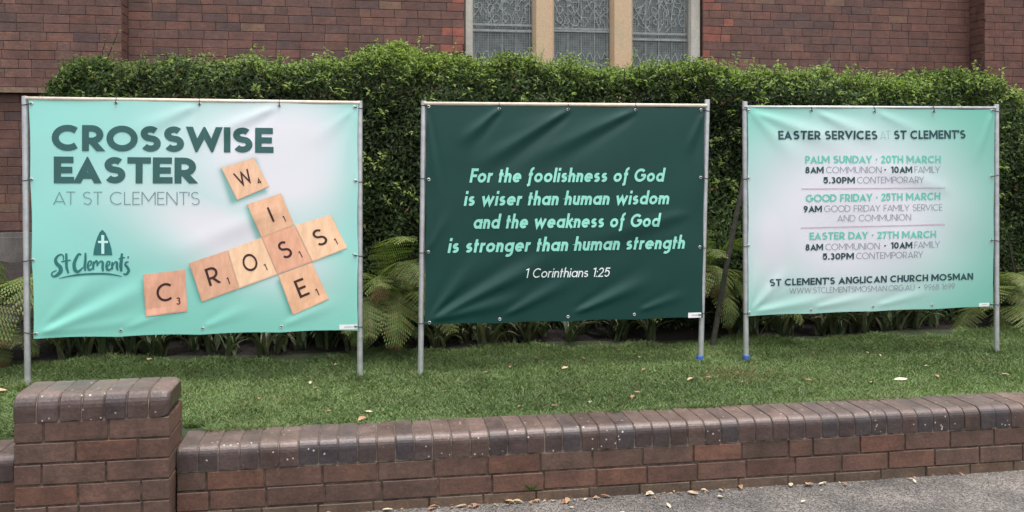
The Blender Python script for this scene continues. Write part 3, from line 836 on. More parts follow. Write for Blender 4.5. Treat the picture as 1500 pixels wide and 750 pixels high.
def hedge():
    Ps, Ns, Cs, Ss = [], [], [], []
    dark = np.array([0.040, 0.066, 0.030]); mid = np.array([0.108, 0.155, 0.060]); new = np.array([0.29, 0.37, 0.10])
    # front face
    n = 150000
    x = rng.uniform(HX0, HX1 + 0.15, n); z = HZ0 + 0.1 + (2.26 - HZ0 - 0.1) * rng.random(n) ** 0.85
    dep = rng.exponential(0.09, n)
    y = HY0 - lump(x, z) + dep
    top = hedge_top(x)
    rnd = np.clip((z - (top - 0.22)) / 0.22, 0, 1.3)
    y += 0.16 * rnd ** 2
    ok = (z < top + 0.03) & (y < HY1)
    Ps.append(np.stack([x, y, z], 1)[ok]); nn = np.stack([0 * x, -1 + 0 * x, 0.35 + 0.8 * rnd], 1)[ok]; Ns.append(nn)
    # top
    n2 = 85000
    x2 = rng.uniform(HX0, HX1 + 0.1, n2); y2 = rng.uniform(HY0, HY1, n2)
    z2 = hedge_top(x2) + lump(x2, y2) * 0.7 - rng.exponential(0.06, n2) + 0.02
    z2 -= 0.12 * np.clip((HY0 + 0.16 - y2) / 0.16, 0, 1) ** 2
    Ps.append(np.stack([x2, y2, z2], 1)); Ns.append(np.stack([0 * x2, -0.25 + 0 * x2, 1 + 0 * x2], 1))
    # ends
    n3 = 20000
    sgn = rng.random(n3) < 0.6
    z3 = rng.uniform(HZ0, HZ1 - 0.02, n3); y3 = rng.uniform(HY0, HY1, n3)
    x3 = np.where(sgn, HX0 + lump(y3, z3) * 0.6 + rng.exponential(0.06, n3), HX1 + 0.15 - rng.exponential(0.1, n3))
    z3 = np.minimum(z3, hedge_top(x3) - 0.01)
    Ps.append(np.stack([x3, y3, z3], 1)); Ns.append(np.stack([np.where(sgn, -1, 1), 0 * x3, 0.3 + 0 * x3], 1))
    P = np.concatenate(Ps); N = np.concatenate(Ns)
    m = len(P)
    k = rng.random((m, 1))
    col = dark + (mid - dark) * k
    # young growth: paler leaves on the outermost shoots near the top and in a few sprigs on the face
    hgt = P[:, 2] - (hedge_top(P[:, 0]) - 0.12)
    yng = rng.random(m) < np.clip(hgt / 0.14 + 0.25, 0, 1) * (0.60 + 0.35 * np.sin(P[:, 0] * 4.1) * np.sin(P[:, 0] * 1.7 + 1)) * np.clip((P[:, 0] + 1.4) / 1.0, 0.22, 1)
    clump = np.sin(P[:, 0] * 7.3 + 2 * np.sin(P[:, 2] * 5.1)) * np.sin(P[:, 2] * 9.7 + 1.5 * np.sin(P[:, 0] * 3.3))
    yng |= rng.random(m) < 0.015 + 0.10 * (clump > 0.72)
    col *= (0.85 + 0.35 * np.sin(P[:, 0] * 2.1 + 1.2 * np.sin(P[:, 2] * 3)) * np.sin(P[:, 2] * 4.3))[:, None]
    old = rng.random(m) < 0.012
    col[old] = np.array([0.14, 0.085, 0.04])
    col[yng] = new * rng.uniform(0.5, 1.05, (yng.sum(), 1))
    size = rng.uniform(0.024, 0.046, m)
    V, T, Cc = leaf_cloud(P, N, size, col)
    # upright shoots standing out of the clipped surface
    SP, SN, SCol = [], [], []
    tw = MB()
    for i in range(1500):
        if i < 1150:
            x = random.uniform(HX0 + 0.05, HX1 - 0.1); y = HY0 + 0.04 + random.random() ** 1.5 * 0.8
            b = Vector((x, y, float(hedge_top(np.array(x))) - 0.03))
            d = Vector((random.gauss(0, 0.3), random.gauss(-0.15, 0.3), 1)).normalized()
            ln = random.uniform(0.03, 0.08) + 0.08 * random.random() ** 2
            if random.random() < 0.10 and x > -1.2: ln *= 1.6
        else:
            x = random.uniform(HX0 + 0.05, HX1 - 0.1); z = random.uniform(1.2, 2.1)
            b = Vector((x, HY0 - float(lump(np.array(x), np.array(z))) + 0.02, z))
            d = Vector((random.gauss(0, 0.6), -0.8, random.uniform(0.2, 1.2))).normalized()
            ln = random.uniform(0.07, 0.13)
        tw.tube([b - d * 0.1, b + d * ln], [0.0025, 0.0012], 4)
        for q in range(int(ln / 0.011) + 3):
            t = q / (ln / 0.011 + 3)
            SP.append(b + d * ln * t); SN.append((random.gauss(0, 0.5), -0.6, 0.8 + random.random()))
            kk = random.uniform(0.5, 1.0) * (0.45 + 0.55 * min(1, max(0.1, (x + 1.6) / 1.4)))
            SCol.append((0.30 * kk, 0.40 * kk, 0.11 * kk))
    # two long straggling shoots
    for (x, z1, y, green) in ((-1.72, 2.40, 6.2, 0.35), (4.55, 2.37, 6.1, 0.15)):
        b = Vector((x, y, float(hedge_top(x)) - 0.08))
        for s in range(4 if x > 0 else 2):
            e = Vector((x + random.uniform(-.05, .16), y + random.uniform(-.05, .05), z1 - s * 0.06))
            tw.tube([b, b.lerp(e, 0.5) + Vector((random.uniform(-.03, .03), 0, 0)), e], [0.005, 0.004, 0.002], 5)
            for q in range(4):
                SP.append(b.lerp(e, 0.55 + 0.15 * q)); SN.append((random.gauss(0, .5), -0.8, .6)); SCol.append((0.20 * green * 2, 0.22 * green * 2, 0.07 * green * 2))
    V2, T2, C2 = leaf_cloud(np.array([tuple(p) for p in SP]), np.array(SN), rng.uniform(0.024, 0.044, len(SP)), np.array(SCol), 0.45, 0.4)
    V = np.concatenate([V, V2]); T = np.concatenate([T, T2 + len(Cc)]); Cc = np.concatenate([Cc, C2])
    root = empty("hedge", (0, 0, 0))
    tag(root, "long clipped green hedge with pale new growth along its top, behind the signs", "hedge")
    mesh_obj("foliage", V, T, M_HEDGE, root, Cc)
    # solid near-black core: shade deep in the hedge put into its colour
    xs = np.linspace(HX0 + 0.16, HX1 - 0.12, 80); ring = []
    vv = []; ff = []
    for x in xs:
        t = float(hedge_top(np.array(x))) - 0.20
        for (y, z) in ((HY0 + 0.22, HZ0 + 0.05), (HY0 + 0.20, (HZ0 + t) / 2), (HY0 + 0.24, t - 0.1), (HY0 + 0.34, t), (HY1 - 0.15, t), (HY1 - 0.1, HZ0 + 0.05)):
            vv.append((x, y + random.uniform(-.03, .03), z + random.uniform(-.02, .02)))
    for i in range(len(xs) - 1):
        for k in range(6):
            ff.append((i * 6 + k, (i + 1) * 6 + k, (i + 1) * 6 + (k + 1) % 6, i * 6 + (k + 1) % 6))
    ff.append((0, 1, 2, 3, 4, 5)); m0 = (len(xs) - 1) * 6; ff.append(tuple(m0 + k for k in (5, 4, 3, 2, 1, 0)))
    for i in range(60):
        x = random.uniform(HX0 + 0.1, HX1 - 0.1); y = random.uniform(HY0 + 0.02, HY0 + 0.3)
        tw.tube([(x, y, 0.33), (x + random.uniform(-.06, .06), y + random.uniform(-.03, .03), 0.62), (x + random.uniform(-.15, .15), y + random.uniform(-.05, .1), 1.0)], [0.014, 0.011, 0.006], 6)
    mesh_obj("dark_core", np.array(vv), ff, M_CORE, root)
    tw.build("branches", [M_TWIG], root, tone=False)
hedge()

# ------------------------------------------------------------------ ferns, strap-leaved plants
def frond_mesh(L, droop, seed):
    rr = random.Random(seed)
    tipb = (0.97, 0.92, 0.96, 0.99, 0.82)[seed]
    V, F_, K = [], [], []
    n = 24
    pts = []
    ang = R(68)
    p = Vector((0, 0, 0))
    for i in range(n + 1):
        t = i / n
        a = ang - droop * t ** 1.3
        pts.append(p.copy())
        p = p + Vector((math.cos(a), 0, math.sin(a))) * (L / n)
    def tri(a, b, c, col):
        k = len(V); V.extend([tuple(a), tuple(b), tuple(c)]); F_.append((k, k + 1, k + 2)); K.extend([col] * 3)
    for i in range(3, n):
        t = i / n
        a, b = pts[i], pts[i + 1]
        d = (b - a).normalized()
        up = Vector((-d.z, 0, d.x))
        tri(a + Vector((0, 0.003, 0)), a - Vector((0, 0.003, 0)), b, (0.06, 0.055, 0.02))
        pl = L * 0.34 * math.sin(math.pi * min(1, (0.12 + 0.95 * (1 - t)))) ** 0.8 * (0.35 + 0.65 * (1 - t)) + 0.01
        kk = rr.uniform(0.75, 1.15)
        for s in (-1, 1):
            dirp = (Vector((0, s, 0)) * 0.92 + d * 0.38 - up * rr.uniform(0.02, 0.25)).normalized()
            side = d.copy()
            m = max(4, int(pl / 0.012))
            for q in range(m):
                u0 = q / m
                base = a + dirp * pl * u0 - Vector((0, 0, 1)) * 0.12 * pl * u0 ** 2
                ls = 0.019 * (1 - u0) + 0.006
                wv = dirp * (pl / m * 0.62)
                c = (0.185 * kk * rr.uniform(.75, 1.25), 0.225 * kk * rr.uniform(.85, 1.15), 0.075 * kk) if t < tipb else (0.17, 0.11, 0.05)
                for s2 in (-1, 1):
                    tip = base + side * s2 * ls + dirp * ls * 0.5 - up * 0.003
                    tri(base - wv * 0.2, base + wv, tip, c)
    return np.array(V), np.array(F_), np.array(K)

frond_me = []
for i, (L, dr) in enumerate(((0.62, 2.0), (0.55, 2.4), (0.70, 1.7), (0.48, 2.7), (0.5, 2.9))):
    V, F_, K = frond_mesh(L, dr, i)
    o = mesh_obj("frond", V, F_, M_FERN, None, K)
    frond_me.append(o.data)
    bpy.data.objects.remove(o)
def fern(x, y, n, sc, label, a0=-160, a1=-20, zoff=0.0, group=None):
    z = float(lawn_z(np.array(x), np.array(y))) + zoff
    root = empty("fern", (x, y, z))
    tag(root, label, "fern", group)
    for i in range(n):
        o = bpy.data.objects.new("frond", frond_me[(0, 1, 2, 3, 0, 2, 3, 1, 4)[i % 9]])
        az = R(a0 + (a1 - a0) * (i + random.uniform(.2, .8)) / n)
        o.rotation_euler = (random.gauss(0, 0.25), R(random.uniform(-10, 45)), az)
        s = sc * random.uniform(0.8, 1.15)
        o.scale = (s, s, s)
        o.location = (random.uniform(-.06, .06), random.uniform(-.05, .05), random.uniform(-0.02, 0.16))
        link(o, root)
fern(-2.12, 5.78, 18, 1.2, "lush yellow-green fern left of the first sign, below the church wall", -178, 8, 0.22)
fern(-2.22, 5.64, 12, 0.8, "low drooping fern at the foot of the lush one left of the first sign", -175, 0, 0.02)
fern(0.13, 5.72, 20, 1.05, "arching fern filling the gap between the Crosswise sign and the dark green sign", -180, 0, 0.22)
fern(0.12, 5.66, 12, 0.62, "small low fern in front of the arching one between the first two signs", -165, -15, 0.10)
fern(2.20, 5.75, 18, 1.05, "fern behind the leaning stake between the dark green sign and the services sign", -178, 0, 0.24)
fern(4.50, 5.72, 12, 0.9, "dim fern right of the last post of the services sign", -170, 0, 0.1)

def strap_mesh(seed, n=18):
    rr = random.Random(seed)
    V, F_, K = [], [], []
    for i in range(n):
        az = rr.uniform(0, 6.28); ln = rr.uniform(0.26, 0.46); w = rr.uniform(0.007, 0.013)
        a = R(rr.uniform(62, 86)); dr = rr.uniform(0.7, 2.2)
        p = Vector((rr.uniform(-.03, .03), rr.uniform(-.03, .03), 0))
        h = Vector((math.cos(az), math.sin(az), 0)); sd_ = Vector((-math.sin(az), math.cos(az), 0))
        m = 9
        k0 = len(V)
        c = rr.uniform(0.6, 1.25)
        c = (0.085 * c, 0.110 * c, 0.055 * c) if rr.random() < .7 else (0.13 * c, 0.12 * c, 0.075 * c)
        for q in range(m + 1):
            t = q / m
            ww = w * (1 - t ** 3) * (0.75 + 0.5 * math.sin(math.pi * min(1, t * 1.1 + .1)))
            V += [tuple(p + sd_ * ww), tuple(p + Vector((0, 0, -0.004))), tuple(p - sd_ * ww)]
            K += [c] * 3
            aa = a - dr * t ** 1.4
            p = p + (h * math.cos(aa) + Vector((0, 0, 1)) * math.sin(aa)) * (ln / m)
        for q in range(m):
            b = k0 + q * 3
            F_ += [(b, b + 1, b + 4, b + 3), (b + 1, b + 2, b + 5, b + 4)]
    return np.array(V), np.array(F_), np.array(K)
strap_me = []
for i in range(4):
    V, F_, K = strap_mesh(20 + i)
    o = mesh_obj("strap_leaf_plant", V, F_, M_STRAP, None, K, None, True)
    strap_me.append(o.data)
    bpy.data.objects.remove(o)
def straps(xs, label, group):
    xs = xs + [0.5 * (p + q) + random.uniform(-.06, .06) for p, q in zip(xs[:-1], xs[1:])] + [0.75 * p + 0.25 * q for p, q in zip(xs[:-1], xs[1:])]
    for x in xs:
        y = 5.66 + random.uniform(-.06, .12)
        o = bpy.data.objects.new("strap_leaf_plant", random.choice(strap_me))
        o.location = (x, y, float(lawn_z(np.array(x), np.array(y))) - 0.01)
        o.rotation_euler = (0, 0, random.uniform(0, 6.28))
        s = random.uniform(0.8, 1.1)
        o.scale = (s, s, s)
        link(o)
        tag(o, label, "plant", group)
straps([-1.78, -1.55, -1.33, -1.05, -0.62, -0.28, -0.1], "strap-leaved plant in the shade below the Crosswise Easter sign", "strap-leaved plants below the first sign")
straps([0.42, 0.62, 0.80, 1.02, 1.30, 1.62, 1.85], "strap-leaved plant in the shade below the dark green sign", "strap-leaved plants below the second sign")
straps([2.45, 2.75, 2.92, 3.15, 3.32, 3.5, 3.72, 3.95], "strap-leaved plant in the shade below the services sign", "strap-leaved plants below the third sign")
straps([4.62, 4.85], "strap-leaved plant to the right of the last sign post", "strap-leaved plants right of the signs")

# leaning stake
k = MB()
k.tube([(STAKE[1][0] - 0.0, 5.36, 0.30), ((STAKE[0][0] + STAKE[1][0]) / 2 + 0.006, 5.38, 0.84), (STAKE[0][0] + 0.05, 5.42, 1.45)], [0.019, 0.017, 0.015], 8)
tag(k.build("wooden_stake", [M_STAKE], None, tone=False), "thin grey wooden stake leaning between the dark green sign and the services sign", "stake")

# ------------------------------------------------------------------ lettering: a geometric stroke alphabet
def arc(cx, cy, rx, ry, a0, a1, n=None):
    n = n or max(3, int(abs(a1 - a0) / 14))
    return [(cx + rx * math.cos(R(a0 + (a1 - a0) * i / n)), cy + ry * math.sin(R(a0 + (a1 - a0) * i / n))) for i in range(n + 1)]

def glyph(ch, w):
    h = w / 2
    t, b = 1 - h, h
    if ch == ' ': return [], 0.30
    if ch in "AV":
        W = 0.86 + 0.35 * w
        half = math.atan2(W / 2 - h, 1.0)
        ap = min(h / math.sin(half), 2.0 * h)
        e = 0.3
        x0 = h * 1.05
        cx = W / 2
        sl_ = (cx - x0) / (1 - ap)
        pts = [(x0 - sl_ * e, -e), (cx, 1 - ap), (W - x0 + sl_ * e, -e)]
        st = [(pts, 0, 1)]
        if ch == 'A':
            y = 0.22 + h * 0.6
            st.append(([(x0 + sl_ * y, y), (W - x0 - sl_ * y, y)], 0, 0))
            return st, W
        return [([(x, 1 - y) for x, y in pts], 0, 1)], W
    if ch == 'W':
        W = 1.22 + 0.55 * w
        x0 = h; q = (W - 2 * x0) / 4
        ap = min(1.9 * h, h / math.sin(math.atan2(q, 1)))
        e = 0.3; s = q / (1 - ap)
        return [([(x0 - s * e, 1 + e), (x0 + q, ap), (x0 + 2 * q, 1 - ap * 0.9), (x0 + 3 * q, ap), (W - x0 + s * e, 1 + e)], 0, 1)], W
    if ch == 'M':
        W = 0.98 + 0.35 * w
        return [([(h, 0), (h, 1)], 0, 0), ([(W - h, 0), (W - h, 1)], 0, 0),
                ([(h * 0.9 - 0.1, 1.14), (W / 2, 0.30), (W - h * 0.9 + 0.1, 1.14)], 0, 1)], W
    if ch == 'N':
        W = 0.78 + 0.3 * w
        s = (W - 2 * h * 1.1)
        return [([(h, 0), (h, 1)], 0, 0), ([(W - h, 0), (W - h, 1)], 0, 0), ([(h * 1.1 - s * .1, 1.1), (W - h * 1.1 + s * .1, -0.1)], 0, 1)], W
    if ch == 'C':
        W = 0.88
        r = 0.5
        return [(arc(r, 0.5, r - h, 0.5 - h, 48, 312), 0, 0)], W
    if ch == 'G':
        W = 0.96
        p = arc(0.5, 0.5, 0.5 - h, 0.5 - h, 46, 352)
        return [(p + [(0.96 - h, 0.5), (0.56, 0.5)], 0, 0)], W
    if ch == 'O':
        return [(arc(0.51, 0.5, 0.51 - h, 0.5 - h, 0, 360)[:-1], 1, 0)], 1.02
    if ch == 'Q0' or ch == '0':
        return [(arc(0.36, 0.5, 0.36 - h, 0.5 - h, 0, 360)[:-1], 1, 0)], 0.72
    if ch == 'I': return [([(h, 0), (h, 1)], 0, 0)], w
    if ch == 'L':
        W = 0.46 + 0.3 * w
        return [([(h, 1), (h, b), (W, b)], 0, 0)], W
    if ch == 'E':
        W = 0.50 + 0.35 * w
        return [([(W - .02, t), (h, t), (h, b), (W, b)], 0, 0), ([(h, 0.5), (W - 0.05, 0.5)], 0, 0)], W
    if ch == 'F':
        W = 0.50 + 0.3 * w
        return [([(W, t), (h, t), (h, 0)], 0, 0), ([(h, 0.48), (W - 0.05, 0.48)], 0, 0)], W
    if ch == 'T':
        W = 0.60 + 0.35 * w
        return [([(0, t), (W, t)], 0, 0), ([(W / 2, 0), (W / 2, t)], 0, 0)], W
    if ch == 'H':
        W = 0.74 + 0.25 * w
        return [([(h, 0), (h, 1)], 0, 0), ([(W - h, 0), (W - h, 1)], 0, 0), ([(h, 0.5), (W - h, 0.5)], 0, 0)], W
    if ch == 'U':
        W = 0.74 + 0.2 * w
        r = W / 2 - h
        return [([(h, 1)] + arc(W / 2, h + r, r, r, 180, 360) + [(W - h, 1)], 0, 0)], W
    if ch == 'Y':
        W = 0.76 + 0.35 * w
        return [([(W / 2, 0), (W / 2, 0.45)], 0, 0), ([(h * 1.1 - .1, 1.13), (W / 2, 0.42), (W - h * 1.1 + .1, 1.13)], 0, 1)], W
    if ch in 'RPD':
        if ch == 'D':
            W = 0.84 + 0.15 * w
            rx = W * 0.58 - h
            return [([(h, 0 + h), (h, t), (W - h - rx, t)] + arc(W - h - rx, 0.5, rx, 0.5 - h, 90, -90)[1:] , 1, 0)], W
        m = 0.42 if ch == 'P' else 0.40
        W = 0.58 + 0.3 * w
        ry = (t - m) / 2
        rx = min(ry, W * 0.5)
        st = [([(h, 0), (h, 1)], 0, 0), ([(h, t), (W - h - rx, t)] + arc(W - h - rx, m + ry, rx, ry, 90, -90)[1:] + [(h, m)], 0, 0)]
        if ch == 'R':
            st.append(([(W * 0.40 - 0.0, m + 0.04), (W - h * 0.75 + 0.07, -0.1)], 0, 1))
        return st, W + (0.02 if ch == 'R' else 0)
    if ch in 'Ss5':
        H = 0.68 if ch == 's' else 1.0
        W = (0.62 + 0.1 * w) * (0.78 if ch == 's' else 1)
        t = H - h
        m = 0.52 * H
        if ch == '5':
            W = 0.62
            ry = 0.31
            rx = W / 2 - h
            return [([(W - 0.06, t), (0.13, t), (0.10, 0.56)] + arc(W / 2 - 0.02, h + ry, rx, ry, 118, -150), 0, 0)], W
        rx = W / 2 - h
        r1, r2 = (t - m) / 2, (m - h) / 2
        p = arc(W / 2, m + r1, rx * 0.92, r1, 38, 245, 14)
        q = arc(W / 2, h + r2, rx, r2, 62, -148, 14)
        return [(p + q, 0, 0)], W
    if ch == '1':
        W = 0.26 + 0.5 * w
        return [([(0.0, 0.80), (0.16, t), (W - h, t), (W - h, 0)] if w > .15 else [(0.02, 0.84), (W - h, t), (W - h, 0)], 0, 0)], W
    if ch == '2':
        W = 0.60
        return [(arc(0.29, 0.70, 0.29 - h, 0.30 - h, 170, -35) + [(h * 1.1, b), (W, b)], 0, 0)], W
    if ch == '3':
        W = 0.60
        m = 0.54
        return [(arc(0.28, (t + m) / 2, 0.27 - h, (t - m) / 2, 150, -90), 0, 0), (arc(0.29, (m + b) / 2, 0.30 - h, (m - b) / 2, 90, -150), 0, 0)], W
    if ch == '4':
        W = 0.66
        return [([(W - 0.18, 0), (W - 0.18, t - 0.02), (h, 0.27), (W, 0.27)], 0, 0)], W
    if ch == '7':
        return [([(0, t), (0.56 - h, t), (0.2, -0.06)], 0, 1)], 0.58
    if ch == '8':
        W = 0.64; m = 0.53
        return [(arc(W / 2, (t + m) / 2, 0.27 - h, (t - m) / 2, 0, 360)[:-1], 1, 0), (arc(W / 2, (m + b) / 2, 0.32 - h, (m - b) / 2, 0, 360)[:-1], 1, 0)], W
    if ch in '69':
        W = 0.64; r = 0.32 - h
        p = [(arc(W / 2, 0.32, r, r, 0, 360)[:-1], 1, 0), ([(W / 2 - r, 0.32), (W / 2 - r * .75, 0.55), (0.45, 1.02)], 0, 1)]
        if ch == '9':
            p = [([(W - x, 1 - y) for x, y in q], c, k) for q, c, k in p]
        return p, W
    if ch == '.': return [([(0, h * 1.1), (w * 1.1, h * 1.1)], 0, 0)], w * 1.1
    if ch == "'": return [([(h + .02, 1.0), (h, 0.68)], 0, 0)], w
    if ch == '•': return [(arc(0.16, 0.5, 0.12, 0.12, 0, 360, 12)[:-1], 2, 0)], 0.32
    if ch == ':': return [([(0, h), (w, h)], 0, 0), ([(0, 0.58), (w, 0.58)], 0, 0)], w
    # lower case
    X = 0.68
    r = X / 2
    asc = 1.06
    if ch == 'o': return [(arc(r, r, r - h, r - h, 0, 360)[:-1], 1, 0)], 2 * r
    if ch == 'a': return [(arc(r, r, r - h, r - h, 0, 360)[:-1], 1, 0), ([(2 * r - h + .01, 0), (2 * r - h + .01, X)], 0, 0)], 2 * r
    if ch == 'd': return [(arc(r, r, r - h, r - h, 0, 360)[:-1], 1, 0), ([(2 * r - h + .01, 0), (2 * r - h + .01, asc)], 0, 0)], 2 * r
    if ch == 'g': return [(arc(r, r, r - h, r - h, 0, 360)[:-1], 1, 0), ([(2 * r - h + .01, X), (2 * r - h + .01, 0.0)] + arc(r, -0.02, r - h + .01, 0.24, 0, -125)[1:], 0, 0)], 2 * r
    if ch == 'e':
        return [([(h, r), (2 * r - h, r)] + arc(r, r, r - h, r - h, 12, 318), 0, 0)], 2 * r
    if ch in 'nhmu':
        aw = 0.52 + 0.1 * w
        ra = aw / 2 - h
        top = asc if ch == 'h' else X
        if ch == 'u':
            return [([(h, X)] + arc(aw / 2, h + ra, ra, ra, 180, 360) + [(aw - h, X)], 0, 0), ([(aw - h, 0), (aw - h, X)], 0, 0)], aw
        st = [([(h, 0), (h, top)], 0, 0), ([(h, X - h - ra)] + arc(aw / 2, X - h - ra, ra, ra, 180, 0) + [(aw - h, 0)], 0, 0)]
        if ch == 'm':
            o = aw - w
            st.append(([(h + o, X - h - ra)] + arc(aw / 2 + o, X - h - ra, ra, ra, 180, 0) + [(aw - h + o, 0)], 0, 0))
            return st, aw + o
        return st, aw
    if ch == 'r': return [([(h, 0), (h, X)], 0, 0), (arc(h + 0.21, X - h - 0.2, 0.21, 0.2, 175, 75), 0, 0)], 0.36
    if ch == 't': return [([(0.14, 0), (0.14, 0.93)], 0, 0), ([(0, X - h), (0.34, X - h)], 0, 0)], 0.36
    if ch == 'f': return [([(0.05, -0.22), (0.20, -0.16), (0.20, 0.78)] + arc(0.38, 0.80, 0.18, 0.2, 180, 80)[1:], 0, 0), ([(0.04, X - h), (0.38, X - h)], 0, 0)], 0.42
    if ch == 'i': return [([(h, 0), (h, X)], 0, 0), ([(h, 0.83), (h, 0.83 + w * 1.1)], 0, 0)], w
    if ch == 'l': return [([(h, 0), (h, asc)], 0, 0)], w
    if ch == 'k': return [([(h, 0), (h, asc)], 0, 0), ([(0.50, X), (h + 0.03, 0.33)], 0, 0), ([(0.22, 0.40), (0.54, 0)], 0, 0)], 0.55
    if ch == 'w':
        q = 0.205; x0 = h * 0.8
        return [([(x0, X), (x0 + q, h * 1.3), (x0 + 2 * q, X - h * 1.2), (x0 + 3 * q, h * 1.3), (x0 + 4 * q, X)], 0, 0)], 4 * q + 2 * x0
    raise ValueError(ch)

def stroke_polys(pts, w, closed, step=0.12):
    """mitred ribbon around a polyline, cut into short quads"""
    if closed == 2:
        return [pts]
    h = w / 2 if not isinstance(w, list) else None
    n = len(pts)
    nrm = []
    for i in range(n):
        p = Vector(pts[i])
        a = Vector(pts[i - 1]) if (i > 0 or closed) else None
        b = Vector(pts[(i + 1) % n]) if (i < n - 1 or closed) else None
        d1 = (p - a).normalized() if a is not None else None
        d2 = (b - p).normalized() if b is not None else None
        if d1 is None: d1 = d2
        if d2 is None: d2 = d1
        n1, n2 = Vector((-d1.y, d1.x)), Vector((-d2.y, d2.x))
        m = n1 + n2
        if m.length < 1e-4:
            m = n1.copy(); k = 1.0
        else:
            m.normalize(); k = min(1 / max(m.dot(n1), 0.2), 3.5)
        hw = (w[i] / 2) if isinstance(w, list) else h
        nrm.append(m * k * hw)
    polys = []
    rng_ = range(n if closed else n - 1)
    for i in rng_:
        j = (i + 1) % n
        a, b = Vector(pts[i]), Vector(pts[j])
        m = max(1, int((b - a).length / step))
        for s in range(m):
            u, v = s / m, (s + 1) / m
            p, q = a.lerp(b, u), a.lerp(b, v)
            np_, nq = nrm[i].lerp(nrm[j], u), nrm[i].lerp(nrm[j], v)
            polys.append([tuple(p - np_), tuple(q - nq), tuple(q + nq), tuple(p + np_)])
    return polys

def clip_y(poly, lo, hi):
    for lim, sgn in ((lo, 1), (hi, -1)):
        out = []
        for i in range(len(poly)):
            a, b = poly[i], poly[(i + 1) % len(poly)]
            ia, ib = (a[1] - lim) * sgn >= 0, (b[1] - lim) * sgn >= 0
            if ia: out.append(a)
            if ia != ib:
                t = (lim - a[1]) / (b[1] - a[1])
                out.append((a[0] + (b[0] - a[0]) * t, lim))
        poly = out
        if len(poly) < 3: return None
    return poly

def text_polys(txt, w, style):
    x = 0
    layers = []
    gap = 0.085 if style == 'u' else 0.11
    if w > 0.24: gap = 0.035
    if w < 0.1: gap = 0.12
    for ci, ch in enumerate(txt):
        st, W = glyph(ch, w)
        if w > 0.15 and style == 'u':
            f = {'S': 1.26, 'O': 1.14, 'C': 1.16, 'R': 1.26, 'E': 1.24, 'A': 1.06, 'T': 1.2, 'I': 1.08}.get(ch, 1.0)
            if w < 0.24: f = 1 + (f - 1) * 0.5
            st = [([(px * f, py) for px, py in pts], closed, clip) for pts, closed, clip in st]
            W *= f
        for si, (pts, closed, clip) in enumerate(st):
            for pl in stroke_polys(pts, w, closed):
                if clip: pl = clip_y(pl, 0, 1)
                if pl:
                    pl = [(px + x, py) for px, py in pl]
                    if style == 'i': pl = [(px + 0.20 * py, py) for px, py in pl]
                    layers.append((pl, si))
        adv = gap
        nx = txt[ci + 1] if ci + 1 < len(txt) else ''
        if ch + nx in ('AT', 'TA', 'AY', 'LY', 'LT', 'AV', 'VA', 'RY', 'PA', 'PO', 'DA', 'AM', 'LC', "T'", 'FA', 'CO', 'OC', 'OD', 'OO', 'LM', 'TC', 'EA', 'RV', 'Fo'): adv -= 0.08
        x += W + adv
    x -= adv
    xs = [p[0] for pl, _ in layers for p in pl]
    x0, x1 = min(xs), max(xs)
    return [([((p[0] - x0) / (x1 - x0), p[1]) for p in pl], s) for pl, s in layers]

